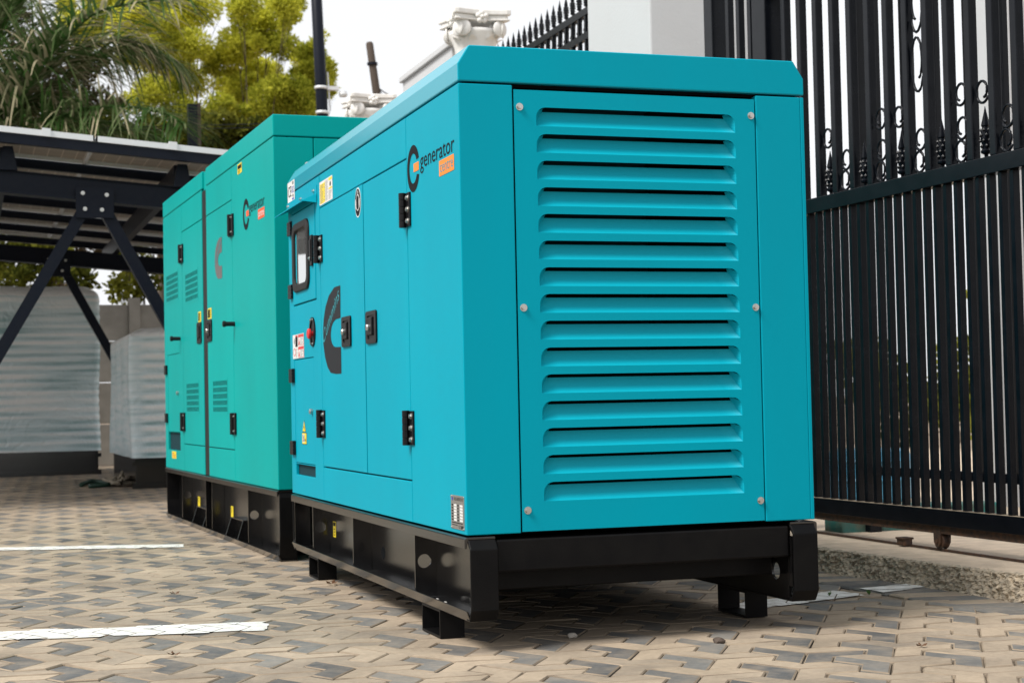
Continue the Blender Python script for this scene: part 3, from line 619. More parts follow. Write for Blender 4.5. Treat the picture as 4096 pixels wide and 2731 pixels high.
# ------------------------------------------------------------------ ground, pavers, markings, kerb
def struct(o): return tag(o, kind='structure')
mb = MB(); mb.poly([(-400,-400,-0.035),(400,-400,-0.035),(400,400,-0.035),(-400,400,-0.035)]); struct(mb.build('ground', EARTH))
pavement = bpy.data.objects.new('pavement', None); COL.objects.link(pavement); struct(pavement)
mb = MB(); mb.poly([(-9,-6,-0.009),(2.2,-6,-0.009),(2.2,17,-0.009),(-9,17,-0.009)]); mb.build('sand_bed', SAND, pavement)
U = 0.0905; AL = 3*U; ROT = radians(-3.0)
E0 = Vector((cos(ROT), sin(ROT))); E1 = Vector((cos(ROT+2*pi/3), sin(ROT+2*pi/3)))
ORG = Vector((0.315, -0.376))                                   # where three paver tips meet
def chevron(k):
    """six-cornered paver, tip at the origin, arms at 120 and 240 degrees (turned by k*120)"""
    q = ROT+k*2*pi/3; a = Vector((cos(q+2*pi/3), sin(q+2*pi/3)))*U; b = Vector((cos(q-2*pi/3), sin(q-2*pi/3)))*U
    return [Vector((0,0)), 2*a, 2*a+b, a+b, a+2*b, 2*b], [[Vector((0,0)),a,a+b,b],[a,2*a,2*a+b,a+b],[b,a+b,a+2*b,2*b]]
def inset(pl, d):
    n = len(pl); area = sum(pl[i].x*pl[(i+1)%n].y-pl[(i+1)%n].x*pl[i].y for i in range(n)); sg = 1 if area > 0 else -1; out = []
    for i in range(n):
        p, c, nx = pl[i-1], pl[i], pl[(i+1)%n]
        e1, e2 = (c-p).normalized(), (nx-c).normalized()
        n1, n2 = Vector((-e1.y,e1.x))*sg, Vector((-e2.y,e2.x))*sg
        k = 1+n1.dot(n2); out.append(c+(n1+n2)*(d/k))
    return out
CHEV = [chevron(k) for k in range(3)]
def tile_faces(pl, gap=0.0020, ch=0.0040, h=0.030, dz=0.0, jit=None):
    a = inset(pl, gap); b = inset(pl, gap+ch)
    if jit: a = [p+jit() for p in a]
    return ([(p.x,p.y,-h) for p in a]+[(p.x,p.y,-ch*0.75) for p in a]+[(p.x,p.y,0) for p in b],
            [(i,(i+1)%6,6+(i+1)%6,6+i) for i in range(6)]+[(6+i,6+(i+1)%6,12+(i+1)%6,12+i) for i in range(6)]+[(12,13,14,15),(12,15,16,17)])
TILE = {}
for k in range(3):
    for v in range(3):
        r = random.Random(k*10+v); mb = MB(); V, F = tile_faces(CHEV[k][0], jit=lambda: Vector((r.uniform(-.0012,.0012), r.uniform(-.0012,.0012))))
        mb.add(V, F)
        for i in range(6,12): mb.m[i] = 1
        for dark in (0,1): TILE[(k,v,dark)] = mb.mesh('paver', [PAV_D if dark else PAV_B, SAND])
KERB = [(3.2,1.83),(1.5,1.93),(1.1,1.965),(0.7,2.0),(0.3,2.03),(-0.2,2.07),(-1.2,2.14),(-3.0,2.28)]   # (y, x) foot of the kerb
def kx(y):
    for (ya,xa),(yb,xb) in zip(KERB, KERB[1:]):
        if y >= yb: return xa+(xb-xa)*(ya-y)/(ya-yb)
    return KERB[-1][1]
def cam_uv(p):
    d = Vector(p)-CAM; z = d.dot(fw); f = 57.9/36
    return (d.dot(rt)/z*f, d.dot(up)/z*f, z) if z > 0.1 else (9,9,-1)
rp = random.Random(5); tiles = []
for i in range(-60, 40):
    for j in range(-60, 70):
        o = ORG+E0*(AL*i)+E1*(AL*j)
        if not (-6.2 < o.x < 2.2 and -3.5 < o.y < 16.2): continue
        for k in range(3):
            c = o+CHEV[k][0][3]*0.9
            if c.x > kx(c.y)-0.255: continue
            dark = (k == 0 and rp.random() > 0.06) or (k != 0 and rp.random() < 0.03) or (c.x > 1.35 and c.y < -0.2 and rp.random() < 0.25)
            u, v, z = cam_uv((c.x,c.y,0)); vis = abs(u) < 0.53 and abs(v) < 0.36
            tiles.append((z if vis else 999+z, o, c, k, dark))
tiles.sort(key=lambda t: t[0])
def under_a(c): return 0.12 < c.x < 1.0 and 0.35 < c.y < 2.6
near = [t for t in tiles if not under_a(t[2])][:300]; ns = set(id(t) for t in near)
for z, o, c, k, dark in near:
    ob = put('paver', TILE[(k, rp.randrange(3), int(dark))], pavement, (o.x,o.y,rp.uniform(-0.0016,0.0012)))
    ob.rotation_euler = (rp.gauss(0,0.009), rp.gauss(0,0.009), rp.gauss(0,0.006))
mb = MB()
for t in tiles:
    if id(t) in ns: continue
    z, o, c, k, dark = t; V, F = tile_faces(CHEV[k][0]); dz = rp.uniform(-0.0012,0.0012); sx, sy = rp.gauss(0,0.006), rp.gauss(0,0.006)
    mb.add([(o.x+x, o.y+y, zz+dz+x*sx+y*sy) for x,y,zz in V], F, int(dark), rp.random())
    for i in range(6,12): mb.m[len(mb.m)-14+i] = 2
o = mb.build('paver_field', [PAV_B,PAV_D,SAND], pavement, weld=False); tag(o, kind='stuff')
# edging course along the kerb
y = -2.6; n = 0; edge_polys = []
while y < 3.1:
    wd_ = 0.108; x1 = kx(y)-0.006; x0 = x1-0.245; g = MB(); sk = 0.055
    pl = [Vector((x0,y+sk)),Vector((x1,y)),Vector((x1,y+wd_)),Vector((x0,y+wd_+sk))]
    edge_polys.append(inset(pl,0.006)); a = inset(pl,0.003); b = inset(pl,0.010); zt = rp.uniform(-0.002,0.002)
    g.add([(p.x,p.y,-0.03) for p in a]+[(p.x,p.y,zt-0.005) for p in a]+[(p.x,p.y,zt) for p in b], [(i,(i+1)%4,4+(i+1)%4,4+i) for i in range(4)]+[(4+i,4+(i+1)%4,8+(i+1)%4,8+i) for i in range(4)]+[(8,9,10,11)])
    g.build('edging_block', PAV_D if (n%7 not in (0,5)) else PAV_B, pavement); y += wd_+0.003; n += 1
# white bay lines: paint clinging to the top of each paver it crosses
def clip(poly, A, B):
    out = []; n = len(poly); d = B-A
    s = lambda p: d.x*(p.y-A.y)-d.y*(p.x-A.x)
    for i in range(n):
        p, q = poly[i], poly[(i+1)%n]; a, b = s(p), s(q)
        if a >= 0: out.append(p)
        if a*b < 0: out.append(p+(q-p)*(a/(a-b)))
    return out
def bay_line(quad, seed, blocks=None):
    r = random.Random(seed); Q = [Vector(p) for p in quad]; g = MB()
    cx = sum((q for q in Q), Vector((0,0)))/4
    shapes = []
    if blocks: shapes = [(p, 0) for p in blocks]
    for t in ([] if blocks else tiles):
        o = t[1]
        if (t[2]-cx).length > 4: continue
        for rh in CHEV[t[3]][1]: shapes.append(([o+p for p in inset(rh,0.0022)], t[3]))
    for pl, k in shapes:
        for i in range(4):
            if len(pl) < 3: break
            jt = Vector((r.uniform(-.012,.012), r.uniform(-.012,.012)))
            pl = clip(pl, Q[i]+jt, Q[(i+1)%4]+jt)
        if len(pl) >= 3:
            ar = abs(sum(pl[i].x*pl[(i+1)%len(pl)].y-pl[(i+1)%len(pl)].x*pl[i].y for i in range(len(pl))))/2
            if ar > 0.0003 and r.random() > 0.015: g.poly([(p.x,p.y,0.0034) for p in pl])
    return struct(g.build('bay_line', PAINTW, weld=False))
bay_line([(-4.2,5.42),(-0.30,4.03),(-0.28,4.22),(-4.2,5.62)], 1)
bay_line([(-4.2,1.50),(-0.455,0.735),(-0.415,0.945),(-4.2,1.72)], 2)
bay_line([(1.10,0.48),(1.66,0.66),(1.66,0.83),(1.10,0.64)], 3)
bay_line([(1.62,0.660),(1.99,0.770),(1.98,0.890),(1.62,0.835)], 4, edge_polys)
# kerb: broken concrete edge with the gate slab behind it
NX, NZ = 900, 26; HK = 0.092; mb = MB(); grid = []
ys = [2.9-5.6*i/NX for i in range(NX+1)]
for i, y in enumerate(ys):
    col = []
    for j in range(NZ+1):
        t = j/NZ; p = Vector((y*1.0, t*0.1, 0))
        n1 = noise.noise(Vector((y*9, t*1.2, 3.1)))*0.016+noise.noise(Vector((y*42, t*5.5, 7.7)))*0.012+noise.noise(Vector((y*120, t*14, 1.3)))*0.010+noise.noise(Vector((y*260, t*30, 4.3)))*0.005
        n1 += abs(noise.noise(Vector((y*52, t*7, 5.5))))*0.010
        x = kx(y)+n1+0.012*t+(0.012 if t > 0.97 else 0)-0.01*(1-t)**3
        zz = t*HK*(1+0.04*noise.noise(Vector((y*5,0,9))))+0.004*noise.noise(Vector((y*40,t*9,2)))
        col.append((x,y,zz-0.01*(1-t)))
    tops = [col]
    for s_, e in ((0.03,0.004),(0.07,0.003),(0.16,0.003)):
        x = kx(y)+0.012+s_; col.append((x,y,HK+e*noise.noise(Vector((x*30,y*18,1)))+0.003*noise.noise(Vector((x*90,y*60,1)))))
    grid.append(col)
m_ = len(grid[0])
mb.add([p for c in grid for p in c], [(i*m_+j,(i+1)*m_+j,(i+1)*m_+j+1,i*m_+j+1) for i in range(NX) for j in range(m_-1)])
for k in range(len(mb.f)): mb.m[k] = 1 if (k % (m_-1)) >= NZ else 0
struct(mb.build('kerb', [CONC,CONCT], smooth=False))
mb = MB(); pts = []
mb.poly([(2.10,2.9,HK-0.004),(2.10,-3,HK-0.004),(9,-3,HK-0.004),(9,14,HK-0.004),(2.10,14,HK-0.004)]); struct(mb.build('gate_slab', CONCT))



# ------------------------------------------------------------------ sliding gate
GK = radians(1.427)
GT = thing('sliding_gate', 'tall black steel sliding gate with dense lower bars, right of the generators', 'gate', (2.3149,0,0), GK)
Y0, Y1 = -1.50, 2.26
def gbox(name, x0, x1, y0, y1, z0, z1, m=GATEM, par=GT, bev=0.002):
    g = MB(); g.box(x0,x1,y0,y1,z0,z1); return g.build(name, m, par, bevel=bev)
gbox('bottom_rail',-0.020,0.040,Y0,Y1,0.190,0.2550); gbox('under_channel',-0.004,0.044,Y0,Y1,0.158,0.1895,RUST)
gbox('middle_rail',-0.022,0.042,Y0,Y1,1.5250,1.5900); gbox('top_rail',-0.020,0.040,Y0,Y1,3.240,3.300)
gbox('dust_layer',-0.0195,0.012,Y0,Y1,0.2551,0.2562,SAND,bev=0)
g = MB(); g.box(-0.0125,0.0165,-0.0125,0.0125,0.2552,1.5248); LBAR = g.mesh('lower_bar', GATEM)
g = MB(); g.box(-0.0185,0.0175,-0.0195,0.0195,1.5902,3.2398); UBAR = g.mesh('upper_bar', GATEM)
y = 2.214
while y > Y0: put('lower_bar', LBAR, GT, (0.004,y,0), bevel=0.003); y -= 0.0698
y = 1.965+0.2808
while y > Y0: put('upper_bar', UBAR, GT, (0.0,y,0), bevel=0.004); y -= 0.1404
def spear_mesh():
    g = MB(); pr = [(0.007,0.0),(0.008,0.014),(0.019,0.020),(0.021,0.028),(0.015,0.036),(0.016,0.05),(0.020,0.075),(0.019,0.10),(0.013,0.118),(0.017,0.124),(0.0155,0.132),(0.006,0.172),(0.001,0.197)]
    g.lathe(pr, 8)
    for lv, (z, r) in enumerate(((0.046,0.018),(0.066,0.021),(0.087,0.021),(0.106,0.018))):
        for k in range(6):
            q = 2*pi*(k+0.5*(lv%2))/6; c = Vector((r*cos(q), r*sin(q), z))
            g.add([c+Vector((0.0065*a, 0.0065*b, 0.0085*d)) for a,b,d in ((1,0,0),(-1,0,0),(0,1,0),(0,-1,0),(0,0,1),(0,0,-1))], [(0,2,4),(2,1,4),(1,3,4),(3,0,4),(2,0,5),(1,2,5),(3,1,5),(0,3,5)])
    return g.mesh('spear', GATEM)
SPEAR = spear_mesh(); y = 1.8985
while y > Y0: put('spear', SPEAR, GT, (0.008,y,1.5900)); y -= 0.2808
def scroll(pts, r=0.0055):
    g = MB(); g.tube(pts, r, 6); return g.mesh('scroll', GATEM, smooth=True)
def ccurl(w_, h, sgn):
    pts = []
    for i in range(22):
        t = i/21; a = radians(-150+t*400); r = 1-0.45*max(0,t-0.55)/0.45
        pts.append((0, sgn*w_*0.5*r*cos(a), h*0.5+h*0.5*r*sin(a)))
    return pts
S1 = scroll(ccurl(0.075,0.085,1)); S2 = scroll(ccurl(0.075,0.085,-1))
S3 = scroll(ccurl(0.085,0.225,1)); S4 = scroll(ccurl(0.085,0.225,-1))
y = 1.8985-0.1404; n = 0
rs = random.Random(3)
while y > Y0:
    put('scroll', S1, GT, (0.0,y+0.004,1.596)); put('scroll', S2, GT, (0.0,y-0.004,1.684)); (put('scroll', S2, GT, (0.0,y,1.815)) if n % 2 else put('scroll', S1, GT, (0.0,y+0.1404,1.800)))
    for zz in (1.86,2.10,2.40,2.64,2.9): 
        if n == 2: put('scroll', S3 if zz in (1.86,2.40,2.9) else S4, GT, (0.0,y,zz+0.06))
    y -= 0.2808; n += 1
# wheel in its bracket
g = MB(); g.lathe([(0.020,-0.016),(0.031,-0.016),(0.033,-0.012),(0.026,-0.004),(0.026,0.004),(0.033,0.012),(0.031,0.016),(0.020,0.016)],22,(0,0,0),'x'); wh = g.build('wheel', RUST, GT, loc=(0.018,1.150,0.128), bevel=0.001)
for dx in (-0.024,0.020):
    g = MB(); g.prism([(-0.026,0.058),(0.026,0.058),(0.022,-0.004),(0.010,-0.022),(-0.010,-0.022),(-0.022,-0.004)], dx, dx+0.005, lambda a, b, h: (h,a,b)); g.lathe([(0.009,dx-0.004),(0.009,dx+0.009)],8,(0,0,0),'x'); g.build('wheel_bracket', RUST, wh)
g = MB(); g.box(2.292,2.306,-3,2.9,HK-0.002,HK+0.006); o = g.build('gate_track', RUST); tag(o,'rusty steel rail set in the concrete under the sliding gate','rail')
g = MB(); g.box(-0.02,0.02,-0.028,0.028,0,0.030); g.box(-0.026,0.026,-0.03,0.03,0.026,0.034); o = g.build('gate_stop', RUST, loc=(2.285,1.395,HK), bevel=0.003); tag(o,'small rusty steel stop block on the track beside the wheel','gate stop')
# fixed portal and side lights next to the gate
GP = thing('gate_portal', 'black steel portal frame with tall post at the far end of the gate', 'gate frame', (2.3149,0,0), GK)
gbox('post',-0.06,0.05,2.335,2.465,0.09,3.4,par=GP,bev=0.004); gbox('header',-0.055,0.045,-1.6,2.333,2.585,2.70,par=GP,bev=0.004)
for y in (2.575,2.690,2.800): gbox('bar',-0.016,0.016,y-0.018,y+0.018,0.09,3.3,par=GP,bev=0.003)
gbox('end_post',-0.045,0.045,2.905,2.995,0.09,3.3,par=GP,bev=0.004); gbox('rail',-0.017,0.017,2.467,2.903,0.25,0.29,par=GP)

BF = thing('bar_fence', 'black plain bar fence standing close behind the sliding gate', 'fence', (2.60,0,HK-0.006), GK)
y = 1.96
while y > -1.6: gbox('bar',-0.014,0.014,y-0.017,y+0.017,0.30,3.1,par=BF,bev=0.002); y -= 0.231
gbox('rail',-0.012,0.012,-1.6,2.06,0.26,0.2995,par=BF); gbox('rail',-0.012,0.012,-1.6,2.06,3.1005,3.15,par=BF)
for y in (-1.63,2.09): gbox('end_post',-0.03,0.03,y-0.03,y+0.03,0.0,3.2,par=BF)
# ------------------------------------------------------------------ boundary: white pier, pillars with capitals, spiked fence
def at(x, y, D):
    """a point D metres out along the line of sight through (x, y) of the 2352-wide picture"""
    return CAM+(fw+rt*((x*1.7415-2048)/6588.5)-up*((y*1.7415-1365.5)/6588.5))*D
def solo(name, mbuild, m, label, cat, bevel=0.0, group=None, **k):
    return tag(mbuild.build(name, m, bevel=bevel, **k), label, cat, group)
g = MB(); g.box(2.45,3.22,4.26,5.26,0.0,4.6); solo('white_pier', g, WHITEP, 'broad white rendered pier behind the near generator, right of the spiked fence', 'pier', bevel=0.012)
FE = thing('spiked_fence', 'black spiked railing rising behind the near generator, left of the white pier', 'fence', (2.62,5.262,0.0))
g = MB(); g.box(-0.016,0.016,0,2.92,3.282,3.330); g.build('rail', GATEM, FE); g = MB(); g.box(-0.016,0.016,0,2.92,3.118,3.164); g.build('rail', GATEM, FE); g = MB(); g.box(-0.016,0.016,0,2.92,0.35,0.40); g.build('rail', GATEM, FE)
g = MB(); g.box(-0.013,0.013,-0.013,0.013,0.05,3.281); FBAR = g.mesh('bar', GATEM)
g = MB(); g.tube(ccurl(0.085,0.108,1), 0.006, 6); FSC = g.mesh('scroll', GATEM, smooth=True)
y = 0.07
while y < 2.9:
    put('bar', FBAR, FE, (0,y,0)); put('spear', SPEAR, FE, (0,y,3.330), scale=(0.86,0.86,0.88))
    if y < 2.8: put('scroll', FSC, FE, (0,y+0.064,3.168))
    y += 0.128
def pillar(x, y, zt, label):
    P = thing('pillar', label, 'pillar', (x,y,0), 0.0, 'white pillars with carved capitals')
    g = MB(); g.box(-0.15,0.15,-0.15,0.15,0,zt-0.40); g.build('shaft', PLASTER, P, bevel=0.02)
    g = MB(); pr = []
    for z, h in ((0,0.135),(0.05,0.140),(0.10,0.150),(0.16,0.165),(0.22,0.185),(0.25,0.19)): pr.append((h*1.12, zt-0.40+z))
    g.lathe(pr, 20); g.build('bell', PLASTER, P, smooth=True)
    def aba(h, sg):
        out = []
        for k in range(4):
            q = k*pi/2; c, s_ = cos(q), sin(q)
            for t in (-1,-0.85,-0.6,-0.3,0.0,0.3,0.6,0.85,1):
                d = h*(0.80+0.20*t*t) if abs(t) < 1 else h*0.93; a = t*h*0.93 if abs(t) < 1 else t*h*0.93
                out.append((d*c-a*s_, d*s_+a*c))
        return out
    g = MB()
    for h, z0, z1 in ((0.262,zt-0.045,zt),(0.240,zt-0.075,zt-0.0455),(0.255,zt-0.092,zt-0.0755)): g.prism(aba(h,1), z0, z1, lambda a, b, hh: (a,b,hh))
    g.build('abacus', PLASTER, P, bevel=0.008)
    g = MB(); g.lathe([(0.010,-0.040),(0.062,-0.040),(0.070,-0.030),(0.058,-0.022),(0.052,-0.026),(0.040,-0.040),(0.034,-0.026),(0.022,-0.040),(0.020,0.040),(0.062,0.040),(0.07,0.03)],18,(0,0,0),'y'); VOL = g.mesh('volute', PLASTER, smooth=True)
    for k in range(4):
        q = k*pi/2
        for s_ in (-1,1):
            p = Vector((s_*0.150, -0.165, zt-0.155)); p.rotate(Matrix.Rotation(q,3,'Z')); put('volute', VOL, P, p, (0,0,q+s_*0.35))
        g = MB()
        for j in range(5):
            a = pi/2+j*2*pi/5; c = (0.034*cos(a), 0.034*sin(a)); g.lathe([(0.006,0.0),(0.024,-0.008),(0.022,-0.024),(0.004,-0.030)],10,(c[0],0,c[1]),'y')
        g.lathe([(0.004,0.0),(0.018,-0.02),(0.014,-0.040),(0.003,-0.046)],10,(0,0,0),'y'); p = Vector((0,-0.195,zt-0.065)); p.rotate(Matrix.Rotation(q,3,'Z')); put('rosette', g.mesh('rosette', PLASTER, smooth=True), P, p, (0,0,q))
        for s_ in (-0.5,0.5):
            g = MB(); rows = 7; wv = []
            for i in range(rows):
                t = i/(rows-1); zz = zt-0.40+0.20*t; d = 0.155+0.03*t+(0.05*(t-0.7)/0.3 if t > 0.7 else 0); hw_ = 0.050*sin(pi*(0.18+0.8*t*0.9))
                if i == rows-1: zz -= 0.02
                wv.append([(-hw_,-d+0.012,zz),(0,-d,zz),(hw_,-d+0.012,zz)])
            for a, b in zip(wv, wv[1:]):
                for j in (0,1): g.poly([a[j],a[j+1],b[j+1],b[j]])
            g.build('leaf', PLASTER, P, smooth=True).rotation_euler = (0,0,q+s_*pi/4)
pillar(2.70, 8.50, 3.930, 'white pillar top with carved capital just above the near generator roof')
pillar(2.70, 12.30, 3.930, 'small distant carved capital peeping over the farther generator roof')
g = MB(); g.box(2.60,2.86,8.85,10.50,0.0,3.735); g.box(2.57,2.89,8.82,10.53,3.735,3.79); solo('white_wall', g, WHITEP, 'pale wall with flat coping running back from the carved pillar', 'wall', bevel=0.008)
g = MB(); g.box(3.97,4.30,3.05,3.35,0.05,4.2); g.box(4.02,4.25,3.032,3.05,0.05,4.2); g.box(4.09,4.18,3.018,3.032,0.05,4.2); g.box(3.952,3.97,3.10,3.30,0.05,4.2); solo('white_pier', g, WHITEP, 'narrow stepped white pier seen through the gate bars at far right', 'pier', bevel=0.006)
mb = MB(); gr = random.Random(2)
for i, (x0, x1) in enumerate(((2.40,2.60),(2.605,2.78),(2.785,2.98),(2.985,3.25))):
    mb.box(x0,x1,2.10+0.004*i,2.27,0.05,0.20-0.006*(i%2))
solo('painted_kerb', mb, TEALK, 'chipped teal painted kerb stones on the slab beyond the gate', 'kerb', bevel=0.012)
g = MB(); g.lathe([(0.22,0.0),(0.24,0.02),(0.24,0.11),(0.25,0.125),(0.24,0.14),(0.24,0.22),(0.25,0.235),(0.24,0.25),(0.23,0.29),(0.20,0.30)],28); solo('blue_drum', g, BLUEP, 'light blue drum glimpsed between the lower gate bars', 'drum', loc=(at(2000,1200,9.6).x,at(2000,1200,9.6).y,0.09), smooth=False)

# ------------------------------------------------------------------ poles
g = MB(); a = at(724,-60,22); b = at(740,255,22); dirv = (a-b).normalized(); base = b-dirv*(b.z/dirv.z)
g.tube([base,b,a+dirv*2],[0.085,0.078,0.066],14)
for z in (4.60,4.93): 
    c = b+dirv*((z-b.z)/dirv.z); g.tube([c-Vector((0,0,.02)),c+Vector((0,0,.02))],0.088,14,1)
P = thing('lamp_pole', 'dark grey round pole rising behind the farther generator roof', 'pole', base)
g.fn = ident; g.v = [tuple(Vector(p)-base) for p in g.v]; g.build('shaft', [NAVY,WHITEFR], P, smooth=True)
g = MB(); c = b+dirv*0.30-base
g.tube([c+Vector((0.09,0,0.22)),c+Vector((0.12,0,-0.30))],0.012,6); g.box(c.x+0.08,c.x+0.24,c.y-0.04,c.y+0.04,c.z-0.02,c.z+0.03); g.lathe([(0.05,0),(0.06,0.03),(0.05,0.07)],12,(c.x+0.30,c.y,c.z-0.10)); g.build('bracket', WHITEFR, P)
g = MB(); a = at(848,97,26); b = at(868,235,26); dv = (a-b).normalized(); base = b-dv*(b.z/dv.z)
g.tube([base,b,a-dv*0.03,a],[0.080,0.064,0.058,0.040],10); g.v = [tuple(Vector(p)-base) for p in g.v]
WP = thing('wooden_pole', 'leaning weathered wooden utility pole against the white sky', 'pole', base); g.build('shaft', WOOD, WP, smooth=True)
g = MB(); c = a-dv*0.35-base; g.lathe([(0.085,-0.02),(0.085,0.02)],10,tuple(c)); g.build('strap', NAVY, WP)
g = MB(); w0 = at(872,205,26); g.tube([w0, at(885,214,26.3), at(905,222,26.6), at(960,260,27.5)],0.010,5); g.tube([w0, at(880,222,26), at(888,230,26)],0.006,5); g.tube([w0,at(862,228,26)],0.006,5); solo('pole_wire', g, NAVY, 'short loose wires hanging from the leaning wooden pole', 'wire')
g = MB(); c = at(442,300,19.8); g.box(-0.055,0.055,-0.055,0.055,0,4.34); FP = thing('fence_post', 'dark square steel post beside the palm above the carport roof', 'post', (c.x,c.y,0)); g.build('shaft', NAVY, FP)
g = MB(); g.box(0.056,0.10,-0.02,0.02,3.2,4.36); g.build('angle', WOOD, FP)
for i, (ya, yb, yc) in enumerate(((306,289,283),(299,296,292))):
    g = MB(); g.tube([at(-120,ya+8,19.6),at(200,yb+5,19.7),at(432,yb,19.75),at(680,yc,21)],0.0045,4); solo('fence_wire', g, NAVY, ('upper' if i == 0 else 'lower')+' thin security wire strung across the palm fronds', 'wire', group='security wires')

# ------------------------------------------------------------------ back wall
BW = thing('precast_wall', 'grey precast concrete boundary wall behind the wrapped crates', 'wall', (0,16.75,0))
zz = [0.0,0.52,1.04,1.56,2.02]
x = -7.0; wi = 0
while x < 4.2:
    g = MB(); g.box(x-0.07,x+0.07,-0.10,0.06,0,2.10); g.build('post', WALLC, BW, bevel=0.01)
    for z0, z1 in zip(zz, zz[1:]):
        g = MB(); g.box(x+0.072,x+1.848,-0.05,0.03,z0+0.006,z1-0.004); g.build('panel', WALLC, BW, bevel=0.008)
    x += 1.92

# ------------------------------------------------------------------ solar carport
CP = thing('solar_carport', 'dark steel carport roofed with solar panels behind the generators', 'carport', (0,0,0))
SL = -0.080
def rz(x): return 2.690+SL*(x+1.1)
tilt = lambda p: (p[0], p[1], p[2]+rz(p[0]))
JX = [-3.90,-2.175,-0.450,1.275]
for r in range(6):
    ya = 7.62+1.17*r; yb = ya+1.145
    for x0, x1 in zip(JX, JX[1:]):
        g = MB(tilt); g.box(x0+0.012,x1-0.012,ya+0.012,yb-0.012,0.028,0.034); p = g.build('solar_panel', SOLAR, CP)
        g = MB(tilt); g.box(x0+0.004,x1-0.004,ya,ya+0.012,0,0.042); g.box(x0+0.004,x1-0.004,yb-0.012,yb,0,0.042); g.box(x0+0.004,x0+0.016,ya,yb,0.0005,0.0415); g.box(x1-0.016,x1-0.004,ya,yb,0.0005,0.0415); g.build('frame', WHITEFR, p)
for r in range(7):
    y = 7.66+1.17*r-(0.02 if r else 0)
    g = MB(tilt); g.box(-3.95,1.32,y-0.03,y+0.03,-0.072,-0.001); g.build('purlin', NAVY, CP)
for x in (-0.79,0.10):
    g = MB(tilt); g.box(x-0.03,x+0.03,7.606,7.640,0.036,0.056); g.box(x-0.03,x+0.03,7.606,7.618,-0.002,0.036); g.build('clamp', WHITEFR, CP)
for x in (-2.35,-1.075,0.165,1.22):
    z1 = rz(x)-0.073; g = MB(); g.box(x-0.030,x+0.030,7.86,14.65,z1-0.165,z1); g.build('rafter', NAVY, CP)
    g = MB(); g.prism([(x-0.045,z1-0.17),(x+0.09,z1-0.17),(x+0.06,z1),(x-0.01,z1)], 7.80, 7.855, lambda a, b, h: (a,h,b)); g.build('rafter_shoe', NAVY, CP)
pb = at(131,620,17.3)
for yf, xa in ((7.90,-0.445),(13.40,pb.x)):
    for nm, x0, x1, z0, z1, dy in (('beam',-3.9,1.4,-0.385,-0.245,0.05),('beam_flange',-3.9,1.4,-0.405,-0.3855,0.075),('beam_flange',-3.9,1.4,-0.2445,-0.2390,0.075)):
        g = MB(tilt); g.box(x0,x1,yf-dy,yf+dy,z0,z1); g.build(nm, NAVY, CP)
    zt_ = rz(xa)-0.33
    g = MB(); g.box(xa-0.135,xa+0.135,yf-0.092,yf-0.078,zt_-0.20,zt_+0.02); gs = g.build('gusset_plate', NAVY, CP)
    for dx, dz in ((-0.085,-0.02),(0.085,-0.03),(-0.07,-0.135),(0.05,-0.14)): put('bolt', BOLT_Y, gs, (xa+dx,yf-0.092,zt_+dz), scale=(1.35,1.35,1.35))
    for sg, sl in ((-1,0.575),(1,0.535)):
        a = Vector((xa+sg*0.055,yf,zt_-0.10)); b = Vector((xa+sg*(0.055+sl*(a.z)),yf,0.0)); n_ = Vector((cos(math.atan(sl)),0,sg*sin(math.atan(sl))))*0.043
        g = MB(); g.add([a-n_+Vector((0,-0.07,0)),a+n_+Vector((0,-0.07,0)),b+n_+Vector((0,-0.07,0)),b-n_+Vector((0,-0.07,0)),a-n_+Vector((0,0.02,0)),a+n_+Vector((0,0.02,0)),b+n_+Vector((0,0.02,0)),b-n_+Vector((0,0.02,0))],[(0,1,2,3),(7,6,5,4),(0,4,5,1),(1,5,6,2),(2,6,7,3),(3,7,4,0)]); g.build('leg', NAVY, CP)
        g = MB(); g.box(b.x-0.12,b.x+0.12,yf-0.14,yf+0.10,0.0,0.012); g.build('base_plate', NAVY, CP)

